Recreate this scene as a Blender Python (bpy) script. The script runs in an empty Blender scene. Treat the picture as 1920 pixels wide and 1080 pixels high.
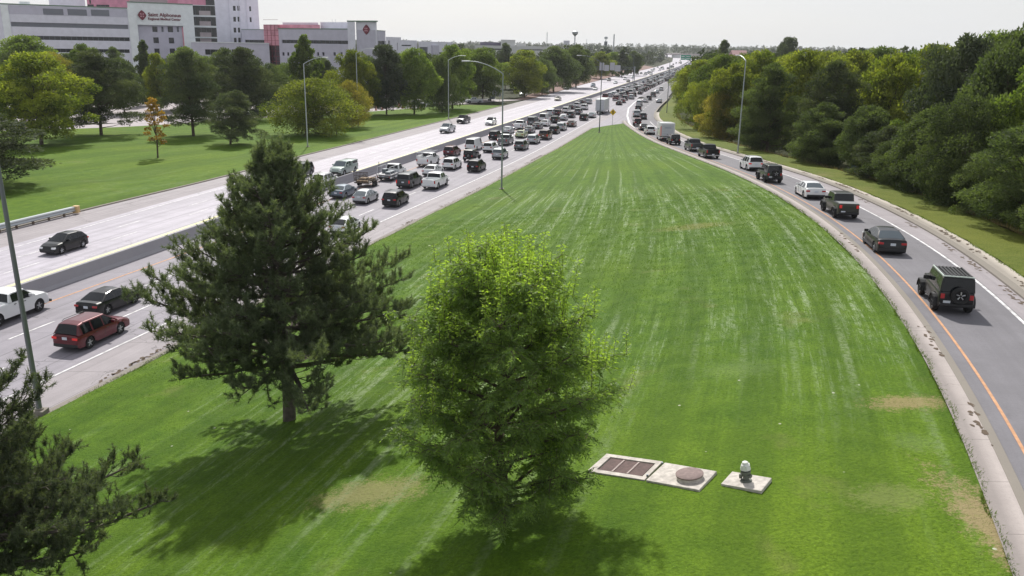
import bpy, bmesh, math, random
import numpy as np
from math import sin, cos, pi, radians, atan, atan2, sqrt
from mathutils import Vector, Matrix

scene = bpy.context.scene
col = scene.collection

# ---------------------------------------------------------------- camera
CAM_H = 17.6; FPX = 1590.0; PITCH = atan((540-88)/1590.0); ROLL = radians(.95)
_fw = np.array([0, cos(PITCH), -sin(PITCH)]); _r0 = np.array([1., 0, 0]); _u0 = np.array([0, sin(PITCH), cos(PITCH)])
_rt = _r0*cos(ROLL)+_u0*sin(ROLL); _up = _u0*cos(ROLL)-_r0*sin(ROLL)
cam = bpy.data.objects.new('camera', bpy.data.cameras.new('camera'))
col.objects.link(cam); scene.camera = cam
cam.data.sensor_width = 36; cam.data.lens = FPX/1920*36
cam.data.clip_start = .5; cam.data.clip_end = 20000
M = Matrix(((_rt[0], _up[0], -_fw[0]), (_rt[1], _up[1], -_fw[1]), (_rt[2], _up[2], -_fw[2])))
cam.matrix_world = Matrix.Translation((0, 0, CAM_H)) @ M.to_4x4()

# ---------------------------------------------------------------- light
SUN_AZ = radians(-8); SUN_EL = radians(47)
w = bpy.data.worlds.new('World'); scene.world = w; w.use_nodes = True
nt = w.node_tree; nt.nodes.clear()
sky = nt.nodes.new('ShaderNodeTexSky'); sky.sky_type = 'NISHITA'; sky.sun_disc = False
sky.sun_elevation = SUN_EL; sky.sun_rotation = SUN_AZ % (2*pi)
sky.air_density = 1.0; sky.dust_density = 3.0; sky.ozone_density = 1.0; sky.altitude = 800
hsv = nt.nodes.new('ShaderNodeHueSaturation'); hsv.inputs['Saturation'].default_value = .55
mixb = nt.nodes.new('ShaderNodeMix'); mixb.data_type = 'RGBA'; 
mixb.inputs[7].default_value = (7.0, 7.08, 7.25, 1)       # thin even white cloud veil over the sky
bg = nt.nodes.new('ShaderNodeBackground'); bg.inputs[1].default_value = .10
wo = nt.nodes.new('ShaderNodeOutputWorld')
nt.links.new(sky.outputs[0], hsv.inputs['Color']); nt.links.new(hsv.outputs[0], mixb.inputs[6])
tcw = nt.nodes.new('ShaderNodeTexCoord'); sxw = nt.nodes.new('ShaderNodeSeparateXYZ'); rmw = nt.nodes.new('ShaderNodeMapRange')
nt.links.new(tcw.outputs['Generated'], sxw.inputs[0]); nt.links.new(sxw.outputs[2], rmw.inputs[0])
rmw.inputs[1].default_value = 0.; rmw.inputs[2].default_value = .55; rmw.inputs[3].default_value = .85; rmw.inputs[4].default_value = .6
nz_ = nt.nodes.new('ShaderNodeTexNoise'); mpw = nt.nodes.new('ShaderNodeMapping'); mpw.inputs['Scale'].default_value = (1.6, 1.6, 9.)
nt.links.new(tcw.outputs['Generated'], mpw.inputs[0]); nt.links.new(mpw.outputs[0], nz_.inputs['Vector']); nz_.inputs['Scale'].default_value = 1.6; nz_.inputs['Detail'].default_value = 5
rn = nt.nodes.new('ShaderNodeMapRange'); rn.inputs[1].default_value = .3; rn.inputs[2].default_value = .7; rn.inputs[3].default_value = .78; rn.inputs[4].default_value = 1.06; nt.links.new(nz_.outputs[0], rn.inputs[0])
mm_ = nt.nodes.new('ShaderNodeMath'); mm_.operation = 'MULTIPLY'; nt.links.new(rmw.outputs[0], mm_.inputs[0]); nt.links.new(rn.outputs[0], mm_.inputs[1])
nt.links.new(mm_.outputs[0], mixb.inputs[0]); nt.links.new(mixb.outputs[2], bg.inputs[0]); nt.links.new(bg.outputs[0], wo.inputs[0])
sl = bpy.data.lights.new('sun', 'SUN'); sl.energy = 3.9; sl.angle = radians(1.6); sl.color = (1, .965, .9)
sun = bpy.data.objects.new('sun', sl); col.objects.link(sun)
SD = Vector((sin(SUN_AZ)*cos(SUN_EL), cos(SUN_AZ)*cos(SUN_EL), sin(SUN_EL)))
sun.rotation_euler = (-SD).to_track_quat('-Z', 'Y').to_euler(); sun.location = (0, 0, 80)
scene.view_settings.view_transform = 'Standard'; scene.view_settings.look = 'None'
scene.view_settings.exposure = 0.24; scene.view_settings.gamma = 1

# ---------------------------------------------------------------- geometry of the view (ground points from the survey)
def ray(px, py): return _fw+_rt*(px-960)/FPX-_up*(py-540)/FPX
def gp(px, py, z=0.):
    d = ray(px, py); t = (z-CAM_H)/d[2]; return np.array([d[0]*t, d[1]*t, z])
def pr(P):
    q = np.array([P[0], P[1], P[2]-CAM_H]); k = q@_fw
    return 960+FPX*(q@_rt)/k, 540-FPX*(q@_up)/k
def at_Y(px, Y, py=100):
    d = ray(px, py); return d[0]/d[1]*Y
YT = np.arange(0., 2601., 1.)
def curve(pts, k=9):
    ys = [p[0] for p in pts]; xs = [p[1] for p in pts]
    v = np.interp(YT, ys, xs)
    s0 = (xs[1]-xs[0])/(ys[1]-ys[0]); m = YT < ys[0]; v[m] = xs[0]+s0*(YT[m]-ys[0])
    s1 = (xs[-1]-xs[-2])/(ys[-1]-ys[-2]); m = YT > ys[-1]; v[m] = xs[-1]+s1*(YT[m]-ys[-1])
    for _ in range(2):
        p = np.concatenate([v[0]-(v[1:k+1][::-1]-v[0]), v, v[-1]+(v[-1]-v[-k-1:-1][::-1])])
        c = np.convolve(p, np.ones(2*k+1)/(2*k+1), 'same')[k:-k]; v = c
    return lambda y: np.interp(y, YT, v)
xb = curve([(20,-42.6),(58,-34.2),(71,-30.9),(99,-25.1),(200,-.4),(322,28.5),(442,57),(577,90),(885,164),(1200,236),(1500,290),(2000,330),(2600,335)])
sol = curve([(20,-31),(41.8,-25.1),(49.9,-22.9),(81.7,-15),(108.8,-7.1),(130,-1.3),(151.6,4.2),(194,13.9),(228.7,21.9),(287,37),(330,47),(442,73.5),(577,106),(885,180),(1200,252),(1500,306),(2000,346),(2600,351)])
cE = curve([(15,-29.3),(38.8,-22.5),(44.3,-21.1),(76,-13.1),(89,-9.6),(102.8,-5.7),(117.8,-1.7),(145.4,5.2),(153.6,7.4),(195.8,17.3),(240,28)], 4)
xg = curve([(10,9.3),(17.5,11.9),(22.3,13.7),(27,15.3),(31.8,16.7),(38.4,18.5),(43.5,19.7),(50.8,21.2),(59.8,22.6),(68.8,23.7),(83.2,24.7),(102,25.0),(136,24.6),(167,24.7),(205.8,25.8),(235,28.6),(266,32.8),(300,40)], 5)
wr = curve([(15,17.2),(25,20.4),(38.8,24.5),(49.4,27),(59.7,28.6),(70,29.7),(83,30.7),(92,31.1),(99.7,31.2),(123.9,30.7),(150,30.6),(190,31.6),(225,34.6),(260,40.0),(312,52.2),(460,85),(600,118)], 6)
cR = curve([(15,18.8),(25,22),(42.2,26.6),(48.4,28.2),(60.4,30.4),(70.2,31.5),(81.3,32.5),(93.5,33.0),(109,32.8),(131,32.4),(150,32.2),(180,33),(225,36.3),(245.6,39.4),(276,45.8),(312,54.2),(460,86),(600,119.5),(885,188),(1200,260),(1500,314),(2000,354),(2600,360)], 6)
wbL = curve([(20,-62),(88.8,-46.1),(94,-44.7),(102.3,-42.6),(110,-40),(136.5,-34.9),(148.8,-31.6),(212.5,-16.5),(271.5,-2.8),(348,15),(413,28.5),(485.6,45),(554,60),(676,90),(835,128),(1200,214),(1500,268),(2000,308),(2600,313)])
_zr = curve([(0,5.9),(20,5.7),(40,5.4),(54,5.2),(64,5.0),(76,4.7),(92,4.2),(109,3.5),(130,2.6),(150,1.7),(180,.8),(215,.2),(240,0.),(300,0.)], 5)
def zr(y): return max(0., float(_zr(y)))
def ground_z(x, y):
    a = float(cE(y)); b = float(xg(y))
    if x < a: return 0.
    if x <= b:
        t = (x-a)/max(b-a, .1); return zr(y)*(t*t*(3-2*t)*.55+t*.45)
    c = float(cR(y))+6
    if x < c: return zr(y)
    return max(zr(y)-(x-c)*.55, -.6)
def on_ground(px, py):
    z = 2.
    for _ in range(40):
        q = gp(px, py, z); z = .5*z+.5*ground_z(q[0], q[1])
    return np.array([q[0], q[1], z])
def tan_at(f, y): return atan2(float(f(y+2)-f(y-2)), 4.)      # heading clockwise from +Y

# ---------------------------------------------------------------- materials
MATS = {}
def pmat(name, c, rough=.6, metal=0., coat=0., spec=.5, noise=0., nscale=8., bump=0., emit=None):
    if name in MATS: return MATS[name]
    m = bpy.data.materials.new(name); m.use_nodes = True; n = m.node_tree; b = n.nodes['Principled BSDF']
    b.inputs['Base Color'].default_value = (*c, 1); b.inputs['Roughness'].default_value = rough
    b.inputs['Metallic'].default_value = metal; b.inputs['Coat Weight'].default_value = coat
    b.inputs['Coat Roughness'].default_value = .08; b.inputs['Specular IOR Level'].default_value = spec
    if emit: b.inputs['Emission Color'].default_value = (*emit[0], 1); b.inputs['Emission Strength'].default_value = emit[1]
    if noise or bump:
        tc = n.nodes.new('ShaderNodeTexCoord'); nz = n.nodes.new('ShaderNodeTexNoise')
        nz.inputs['Scale'].default_value = nscale; nz.inputs['Detail'].default_value = 6
        n.links.new(tc.outputs['Object'], nz.inputs['Vector'])
        if noise:
            r = n.nodes.new('ShaderNodeMapRange'); r.inputs[1].default_value = .3; r.inputs[2].default_value = .7
            r.inputs[3].default_value = 1-noise; r.inputs[4].default_value = 1+noise
            n.links.new(nz.outputs[0], r.inputs[0])
            mx = n.nodes.new('ShaderNodeVectorMath'); mx.operation = 'SCALE'; mx.inputs[0].default_value = c
            n.links.new(r.outputs[0], mx.inputs['Scale']); n.links.new(mx.outputs[0], b.inputs['Base Color'])
        if bump:
            bp = n.nodes.new('ShaderNodeBump'); bp.inputs['Strength'].default_value = bump; bp.inputs['Distance'].default_value = .05
            n.links.new(nz.outputs[0], bp.inputs['Height']); n.links.new(bp.outputs[0], b.inputs['Normal'])
    MATS[name] = m; return m

class NB:
    """small node builder"""
    def __init__(s, name):
        s.m = bpy.data.materials.new(name); s.m.use_nodes = True; s.n = s.m.node_tree; s.b = s.n.nodes['Principled BSDF']
        MATS[name] = s.m
    def node(s, t, **k):
        x = s.n.nodes.new(t)
        for a, v in k.items(): setattr(x, a, v)
        return x
    def L(s, a, b): s.n.links.new(a, b)
    def val(s, v, sock):
        if hasattr(v, 'links') or hasattr(v, 'is_output'): s.L(v, sock)
        else: sock.default_value = v
    def coord(s, kind='Object'):
        return s.node('ShaderNodeTexCoord').outputs[kind]
    def mapping(s, v, scale=(1, 1, 1), rot=(0, 0, 0), loc=(0, 0, 0)):
        m = s.node('ShaderNodeMapping'); s.L(v, m.inputs[0]); m.inputs['Scale'].default_value = scale
        m.inputs['Rotation'].default_value = rot; m.inputs['Location'].default_value = loc; return m.outputs[0]
    def noise(s, v, scale, detail=4, rough=.55):
        m = s.node('ShaderNodeTexNoise'); s.L(v, m.inputs['Vector']); m.inputs['Scale'].default_value = scale
        m.inputs['Detail'].default_value = detail; m.inputs['Roughness'].default_value = rough; return m.outputs[0]
    def rng(s, v, a, b, c=0., d=1.):
        m = s.node('ShaderNodeMapRange'); s.val(v, m.inputs[0])
        for i, x in enumerate((a, b, c, d)): m.inputs[i+1].default_value = x
        return m.outputs[0]
    def math(s, op, a, b=0.):
        m = s.node('ShaderNodeMath', operation=op); s.val(a, m.inputs[0]); s.val(b, m.inputs[1]); return m.outputs[0]
    def mix(s, f, a, b):
        m = s.node('ShaderNodeMix', data_type='RGBA'); s.val(f, m.inputs[0])
        for i, x in ((6, a), (7, b)):
            if isinstance(x, tuple): m.inputs[i].default_value = (*x[:3], 1)
            else: s.L(x, m.inputs[i])
        return m.outputs[2]
    def sep(s, v):
        m = s.node('ShaderNodeSeparateXYZ'); s.L(v, m.inputs[0]); return m.outputs
    def bump(s, h, st, dist=.05):
        m = s.node('ShaderNodeBump'); s.L(h, m.inputs['Height']); m.inputs['Strength'].default_value = st
        m.inputs['Distance'].default_value = dist; s.L(m.outputs[0], s.b.inputs['Normal'])

def grass_mat(name, g1, g2, streak=0., dry=(.23, .19, .09), dryamt=.5, patches=()):
    q = NB(name); oc = q.coord('Object')
    big = q.noise(q.mapping(oc, (.05, .05, .05)), 1., 5); med = q.noise(oc, .9, 5, .65); fin = q.noise(oc, 9., 3, .7)
    c = q.mix(q.rng(med, .32, .68), g1, g2)
    c = q.mix(q.rng(big, .45, .72, 0, .6), c, tuple(x*k for x, k in zip(g2, (1.3, 1.12, .8))))
    c = q.mix(q.rng(fin, .35, .8, 0, .75), c, tuple(x*.42 for x in g1))
    c = q.mix(q.rng(q.noise(oc, 16., 2), .60, .80, 0, .45), c, tuple(x*1.9 for x in g2))
    dn = q.noise(q.mapping(oc, (.16, .16, .16)), 1., 4, .7)
    c = q.mix(q.rng(dn, .60, .78, 0, dryamt), c, dry)
    if streak:
        uv = q.sep(q.coord('UV'))
        cx = q.node('ShaderNodeCombineXYZ'); q.L(q.math('MULTIPLY', uv[0], 46.), cx.inputs[0]); q.L(q.math('MULTIPLY', uv[1], .05), cx.inputs[1])
        st = q.noise(cx.outputs[0], 1.8, 6, .8)
        msk = q.rng(q.noise(q.mapping(oc, (.045, .03, .05), loc=(3.1, 8.4, 0)), 1., 3), .42, .56)
        br = q.rng(q.noise(q.mapping(oc, (1.4, .5, 1)), 3., 5, .8), .40, .60)
        yf = q.math('MULTIPLY', q.rng(uv[1], 20., 42., .30, 1.), q.rng(uv[1], 170., 100., .25, 1.))
        f = q.math('MULTIPLY', q.math('MULTIPLY', q.rng(st, .50, .61), msk), q.math('MULTIPLY', q.math('MULTIPLY', br, yf), streak*.95))
        c = q.mix(f, c, (.30, .37, .22))
        bw = q.math('SINE', q.math('MULTIPLY', q.math('ADD', uv[0], q.math('MULTIPLY', q.noise(q.mapping(oc, (.03, .03, .03)), 1., 2), .10)), 72.)); c = q.mix(q.rng(bw, -.2, .5, 0, .32), c, tuple(x*.62 for x in g1))
        f2 = q.math('MULTIPLY', q.rng(st, .47, .36), q.math('MULTIPLY', yf, .5)); c = q.mix(f2, c, tuple(x*.5 for x in g1))
        # wheel tracks left by the mower, lined with clippings
        wv = q.math('ABSOLUTE', q.math('SINE', q.math('MULTIPLY', q.math('ADD', uv[0], q.math('MULTIPLY', q.noise(q.mapping(oc, (.03, .03, .03)), 1., 2), .035)), 58.)))
        f3 = q.math('MULTIPLY', q.math('MULTIPLY', q.rng(wv, .95, .995), q.rng(q.noise(q.mapping(oc, (.12, .04, .1), loc=(9, 2, 0)), 1., 3), .46, .62)), q.math('MULTIPLY', q.math('MULTIPLY', yf, q.rng(q.noise(oc, 5., 3), .35, .6)), .6*streak))
        c = q.mix(f3, c, (.30, .36, .22))
    for (X, Y, RX, RY, colr, am) in patches:
        s = q.sep(oc)
        dx = q.math('DIVIDE', q.math('SUBTRACT', s[0], X), RX); dy = q.math('DIVIDE', q.math('SUBTRACT', s[1], Y), RY)
        d = q.math('SQRT', q.math('ADD', q.math('MULTIPLY', dx, dx), q.math('MULTIPLY', dy, dy)))
        d = q.math('ADD', q.math('ADD', d, q.rng(q.noise(oc, 2.2, 6, .85), 0, 1, -1.3, 1.3)), q.rng(q.noise(oc, 11., 4, .8), 0, 1, -1.1, 1.1))
        c = q.mix(q.rng(d, 1.1, .55, 0, am), c, colr)
    sp = q.node('ShaderNodeTexVoronoi'); q.L(oc, sp.inputs['Vector']); sp.inputs['Scale'].default_value = .55
    c = q.mix(q.rng(sp.outputs[0], .035, .022, 0, .8), c, (.55, .55, .45))
    q.L(c, q.b.inputs['Base Color']); q.b.inputs['Roughness'].default_value = .75
    q.b.inputs['Specular IOR Level'].default_value = .08
    q.bump(q.math('ADD', fin, q.math('MULTIPLY', med, .8)), .7, .12)
    return q.m

def concrete_mat(name, c, joint=(3.6, 5.), streaks=.25, rough=.75, lanes=True):
    q = NB(name); oc = q.coord('Object'); uv = q.coord('UV'); s = q.sep(uv)
    col_ = q.mix(q.rng(q.noise(oc, .35, 6, .7), .3, .7), tuple(x*.86 for x in c), tuple(min(1, x*1.1) for x in c))
    ln = q.node('ShaderNodeCombineXYZ'); q.L(q.math('MULTIPLY', s[0], 1.1), ln.inputs[0]); q.L(q.math('MULTIPLY', s[1], .012), ln.inputs[1])
    col_ = q.mix(q.rng(q.noise(ln.outputs[0], 1.4, 5, .6), .42, .72, 0, streaks*1.5), col_, tuple(x*.45 for x in c))
    col_ = q.mix(q.rng(q.noise(oc, 14., 3), .4, .8, 0, .25), col_, tuple(x*.5 for x in c))
    col_ = q.mix(q.rng(q.noise(oc, 1.7, 5, .75), .60, .74, 0, .3), col_, tuple(x*.4 for x in c))
    vo = q.node('ShaderNodeTexVoronoi', feature='DISTANCE_TO_EDGE'); wpn = q.node('ShaderNodeVectorMath', operation='ADD'); sc2 = q.node('ShaderNodeVectorMath', operation='SCALE'); nw = q.node('ShaderNodeTexNoise'); q.L(oc, nw.inputs['Vector']); nw.inputs['Scale'].default_value = .8; nw.inputs['Detail'].default_value = 5
    q.L(nw.outputs[1], sc2.inputs[0]); sc2.inputs['Scale'].default_value = 3.2; q.L(oc, wpn.inputs[0]); q.L(sc2.outputs[0], wpn.inputs[1]); q.L(wpn.outputs[0], vo.inputs['Vector']); vo.inputs['Scale'].default_value = .11
    crk = q.math('MULTIPLY', q.rng(vo.outputs['Distance'], .006, .002, 0, .55), q.rng(q.noise(oc, .12, 2), .5, .56))
    col_ = q.mix(crk, col_, tuple(x*.25 for x in c))
    if joint:
        for k, j, wd in ((1, joint[1], .012), (0, joint[0], .02)):
            f = q.math('ABSOLUTE', q.math('SUBTRACT', q.math('FRACT', q.math('DIVIDE', s[k], j)), .5))
            col_ = q.mix(q.rng(f, .5-wd*.7, .5-wd*.3, 0, .55), col_, tuple(x*.35 for x in c))
    q.L(col_, q.b.inputs['Base Color']); q.b.inputs['Roughness'].default_value = rough
    q.b.inputs['Specular IOR Level'].default_value = .35
    q.bump(q.noise(oc, 20., 4), .3, .01); return q.m

def leaf_mat(name, c1, c2, trans=.45, rough=.5, spec=.3):
    """leaves: two tints by the per-leaf attribute, light passing through"""
    m = bpy.data.materials.new(name); m.use_nodes = True; n = m.node_tree; n.nodes.clear()
    at = n.nodes.new('ShaderNodeAttribute'); at.attribute_name = 'tint'; at.attribute_type = 'GEOMETRY'
    oi = n.nodes.new('ShaderNodeObjectInfo')
    mx = n.nodes.new('ShaderNodeMix'); mx.data_type = 'RGBA'
    mx.inputs[6].default_value = (*c1, 1); mx.inputs[7].default_value = (*c2, 1)
    n.links.new(at.outputs['Fac'], mx.inputs[0])
    hs = n.nodes.new('ShaderNodeHueSaturation')
    r = n.nodes.new('ShaderNodeMapRange'); r.inputs[3].default_value = .8; r.inputs[4].default_value = 1.2
    n.links.new(oi.outputs['Random'], r.inputs[0]); n.links.new(r.outputs[0], hs.inputs['Value'])
    n.links.new(mx.outputs[2], hs.inputs['Color'])
    p = n.nodes.new('ShaderNodeBsdfPrincipled'); p.inputs['Roughness'].default_value = rough; p.inputs['Specular IOR Level'].default_value = spec
    t = n.nodes.new('ShaderNodeBsdfTranslucent')
    g = n.nodes.new('ShaderNodeVectorMath'); g.operation = 'MULTIPLY'; g.inputs[1].default_value = (1.5, 1.7, .6)
    n.links.new(hs.outputs[0], p.inputs['Base Color']); n.links.new(hs.outputs[0], g.inputs[0]); n.links.new(g.outputs[0], t.inputs[0])
    ms = n.nodes.new('ShaderNodeMixShader'); ms.inputs[0].default_value = trans
    o = n.nodes.new('ShaderNodeOutputMaterial')
    n.links.new(p.outputs[0], ms.inputs[1]); n.links.new(t.outputs[0], ms.inputs[2]); n.links.new(ms.outputs[0], o.inputs[0])
    MATS[name] = m; return m

# ---------------------------------------------------------------- mesh helpers
class MB:
    def __init__(s): s.v = []; s.f = []; s.m = []; s.uv = {}
    def quad(s, a, b, c, d, mi=0):
        k = len(s.v); s.v += [tuple(a), tuple(b), tuple(c), tuple(d)]; s.f.append((k, k+1, k+2, k+3)); s.m.append(mi)
    def poly(s, pts, mi=0):
        k = len(s.v); s.v += [tuple(p) for p in pts]; s.f.append(tuple(range(k, k+len(pts)))); s.m.append(mi)
    def box(s, x0, x1, y0, y1, z0, z1, mi=0, bev=0.):
        if bev:
            bm = bmesh.new(); bmesh.ops.create_cube(bm, size=1)
            for v in bm.verts: v.co = ((x0+x1)/2+v.co.x*(x1-x0), (y0+y1)/2+v.co.y*(y1-y0), (z0+z1)/2+v.co.z*(z1-z0))
            bmesh.ops.bevel(bm, geom=bm.edges[:], offset=bev, segments=2, affect='EDGES', profile=.5)
            k = len(s.v); s.v += [tuple(v.co) for v in bm.verts]
            for f in bm.faces: s.f.append(tuple(k+v.index for v in f.verts)); s.m.append(mi)
            bm.free(); return
        k = len(s.v)
        s.v += [(x, y, z) for x in (x0, x1) for y in (y0, y1) for z in (z0, z1)]
        for f in ((0, 1, 3, 2), (4, 6, 7, 5), (0, 4, 5, 1), (2, 3, 7, 6), (0, 2, 6, 4), (1, 5, 7, 3)):
            s.f.append(tuple(k+i for i in f)); s.m.append(mi)
    def tube(s, pts, rad, n=8, mi=0, cap=True):
        pts = [Vector(p) for p in pts]; k0 = len(s.v)
        if not hasattr(rad, '__len__'): rad = [rad]*len(pts)
        for i, p in enumerate(pts):
            d = (pts[min(i+1, len(pts)-1)]-pts[max(i-1, 0)])
            if d.length < 1e-9: d = Vector((0, 0, 1))
            d.normalize(); u = d.orthogonal().normalized() if i == 0 else (u-d*u.dot(d)).normalized()
            vv = d.cross(u)
            for j in range(n):
                a = 2*pi*j/n; q = p+(u*cos(a)+vv*sin(a))*rad[i]; s.v.append(tuple(q))
        for i in range(len(pts)-1):
            for j in range(n):
                a = k0+i*n+j; b = k0+i*n+(j+1) % n; s.f.append((a, b, b+n, a+n)); s.m.append(mi)
        if cap:
            s.f.append(tuple(k0+j for j in range(n))[::-1]); s.m.append(mi)
            e = k0+(len(pts)-1)*n; s.f.append(tuple(e+j for j in range(n))); s.m.append(mi)
    def lathe(s, prof, n=16, axis='z', c=(0, 0, 0), mi=0):
        k0 = len(s.v)
        for (r, h) in prof:
            for j in range(n):
                a = 2*pi*j/n; x, y = r*cos(a), r*sin(a)
                s.v.append((c[0]+x, c[1]+y, c[2]+h) if axis == 'z' else ((c[0]+h, c[1]+x, c[2]+y) if axis == 'x' else (c[0]+x, c[1]+h, c[2]+y)))
        for i in range(len(prof)-1):
            for j in range(n):
                a = k0+i*n+j; b = k0+i*n+(j+1) % n; s.f.append((a, b, b+n, a+n)); s.m.append(mi)
    def build(s, name, mat, parent=None, smooth=None, loc=None):
        me = bpy.data.meshes.new(name); me.from_pydata(s.v, [], s.f); me.validate()
        for mm in (mat if isinstance(mat, (list, tuple)) else [mat]): me.materials.append(mm)
        if isinstance(mat, (list, tuple)): me.polygons.foreach_set('material_index', s.m[:len(me.polygons)])
        if smooth:
            me.polygons.foreach_set('use_smooth', [True]*len(me.polygons)); me.set_sharp_from_angle(angle=radians(smooth))
        me.update()
        o = bpy.data.objects.new(name, me); col.objects.link(o)
        if parent: o.parent = parent
        if loc is not None: o.location = loc
        return o
def tag(o, label=None, cat=None, group=None, kind=None):
    if label: o['label'] = label
    if cat: o['category'] = cat
    if group: o['group'] = group
    if kind: o['kind'] = kind
    return o
def empty(name, loc=(0, 0, 0), rz=0.):
    o = bpy.data.objects.new(name, None); col.objects.link(o); o.location = loc; o.rotation_euler = (0, 0, rz)
    o.empty_display_size = .3; return o
def copy_tree(o, parent=None):
    c = o.copy(); col.objects.link(c); c.parent = parent
    for ch in o.children: copy_tree(ch, c)
    return c
def ribbon(name, ys, fa, fb, n, zf, mat, kind='structure', skirt=0.):
    """sheet between two curves of y; uv = metres across / along"""
    vs = []; uv = []; ys = list(ys); d = 0.
    for i, y in enumerate(ys):
        a = float(fa(y)); b = float(fb(y))
        if i: d += sqrt((ys[i]-ys[i-1])**2+(a-pa)**2)
        pa = a
        for j in range(n+1):
            t = j/n; x = a+(b-a)*t; vs.append((x, y, zf(x, y))); uv.append(((t if name.startswith('lawn') else (x-a)*.96), d if not name.startswith('lawn') else y))
    fs = [(i*(n+1)+j, i*(n+1)+j+1, (i+1)*(n+1)+j+1, (i+1)*(n+1)+j) for i in range(len(ys)-1) for j in range(n)]
    me = bpy.data.meshes.new(name); me.from_pydata(vs, [], fs); me.materials.append(mat)
    l = me.uv_layers.new(name='UVMap'); idx = np.zeros(len(me.loops), dtype=np.int32); me.loops.foreach_get('vertex_index', idx)
    l.data.foreach_set('uv', np.array(uv, dtype=np.float32)[idx].ravel())
    me.polygons.foreach_set('use_smooth', [True]*len(me.polygons)); me.update()
    o = bpy.data.objects.new(name, me); col.objects.link(o); tag(o, kind=kind); return o
def strip3d(name, ys, f, w0, w1, z0f, h, mat):
    """kerb: solid band of width w0..w1 beside curve f, height h above z0"""
    b = MB(); pv = None
    for y in ys:
        x = float(f(y)); z = z0f(y)
        cur = [(x+w0, y, z-.3), (x+w0, y, z+h-.02), (x+w0+.02, y, z+h), (x+w1-.02, y, z+h), (x+w1, y, z+h-.02), (x+w1, y, z-.3)]
        if pv:
            for i in range(5): b.quad(pv[i], cur[i], cur[i+1], pv[i+1])
        pv = cur
    o = b.build(name, mat); tag(o, kind='structure'); return o
def line_strip(b, f, y0, y1, wd, zf, step=2., off=0.):
    y = y0; pv = None
    while y <= y1+1e-6:
        x = float(f(y))+off; z = zf(x, y)
        cur = ((x-wd/2, y, z), (x+wd/2, y, z))
        if pv: b.quad(pv[0], pv[1], cur[1], cur[0])
        pv = cur; y += min(step, max(y1-y, 1e-3)) if y < y1 else 1

# ================================================================ THE SETTING
NEAR = list(np.arange(6, 60, 1.))+list(np.arange(60, 206, 2.))
def yr(a, b, st): return list(np.arange(a, b, st))+[b]
FARY = yr(6, 330, 3.)+yr(340, 1300, 12.)[0:]+yr(1320, 2500, 30.)
m_lawn = grass_mat('lawn_grass', (.062, .135, .010), (.122, .215, .016), streak=1., patches=(
    (14.3, 28.2, 1.5, .75, (.30, .23, .12), .75), (12.7, 18.6, .8, 4.2, (.32, .24, .14), .8), (-4.6, 25.5, 2.0, 1.1, (.28, .24, .12), .6),
    (13.0, 24.8, .7, .8, (.28, .34, .20), .12), (14.3, 66., 3.0, 1.3, (.24, .20, .07), .4), (10.8, 21.5, 1.1, .9, (.24, .25, .10), .35), (9.5, 33., 1.6, 1.2, (.30, .36, .22), .1), (-6.5, 18.5, 1.2, .6, (.30, .35, .22), .35)))
m_verge = grass_mat('verge_grass', (.10, .14, .022), (.16, .19, .04), dryamt=.8)
m_field = grass_mat('field_grass', (.072, .150, .010), (.130, .215, .015), streak=.25, dryamt=.35)
m_wild = grass_mat('wild_ground', (.026, .034, .012), (.045, .05, .018), dryamt=.25)
m_wb = concrete_mat('pale_concrete', (.45, .42, .475), rough=.62, streaks=.36)
m_eb = concrete_mat('worn_concrete', (.285, .265, .30), streaks=.3, rough=.7)
m_ramp = concrete_mat('asphalt', (.19, .183, .20), joint=None, streaks=.2, rough=.8)
m_shl = concrete_mat('shoulder_concrete', (.33, .30, .315), joint=(2.8, 5.), streaks=.25)
m_kerb = concrete_mat('kerb_concrete', (.50, .45, .39), joint=(50, 3.), streaks=.1, rough=.85)
m_apron = concrete_mat('apron_concrete', (.44, .39, .37), joint=(50, 3.), streaks=.2, rough=.85)
m_lot = concrete_mat('lot_asphalt', (.40, .355, .37), joint=None, streaks=.2)
m_white = pmat('road_paint_white', (.62, .61, .62), .7, noise=.35, nscale=2.2)
m_yellow = pmat('road_paint_yellow', (.74, .70, .36), .6, noise=.12, nscale=3)
m_orange = pmat('road_paint_orange', (.52, .27, .14), .7, noise=.2, nscale=3)

# base ground: one sheet to the horizon, rising gently far away
def base_z(x, y):
    z = -.12
    if y > 900: z += min(1., (y-900)/2500)**1.3*26
    return z
gx = [-6000, -3000, -1500, -800, -400, -200, -100, 0, 100, 200, 400, 800, 1500, 3000, 6000]
gy = [-300, 0, 150, 300, 600, 900, 1100, 1300, 1600, 2000, 2500, 3000, 3400, 5000, 9000, 16000]
b = MB(); b.v = [(x, y, base_z(x, y)-(.6 if 26 < x < 900 and -10 < y < 400 else 0)) for y in gy for x in gx]
nx = len(gx)
for i in range(len(gy)-1):
    for j in range(nx-1): b.f.append((i*nx+j, i*nx+j+1, (i+1)*nx+j+1, (i+1)*nx+j)); b.m.append(0)
tag(b.build('ground', m_wild), kind='structure')

f_off = lambda f, d: (lambda y: float(f(y))+d)
z0 = lambda x, y: 0.
roadz = lambda h: (lambda x, y: (base_z(x, y)+.12 if y > 900 else 0)+h)
# lawn in the gore between freeway and ramp
LY = yr(5, 60, .8)+yr(61, 206, 1.5)
tipx = lambda y: min(float(cE(y))+.45, float(xg(y)))
def lawn_edge(y):
    e = float(cE(y))+.5
    if y > 196: e = e+(y-196)*(float(xg(206))-float(cE(206)))/10.
    return min(e, float(xg(y)))
rng_ = np.random.default_rng(3)
tag(ribbon('lawn', LY, lawn_edge, xg, 60, lambda x, y: ground_z(x, y)+.10+.05*sin(x*.5)*sin(y*.37), m_lawn))
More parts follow.
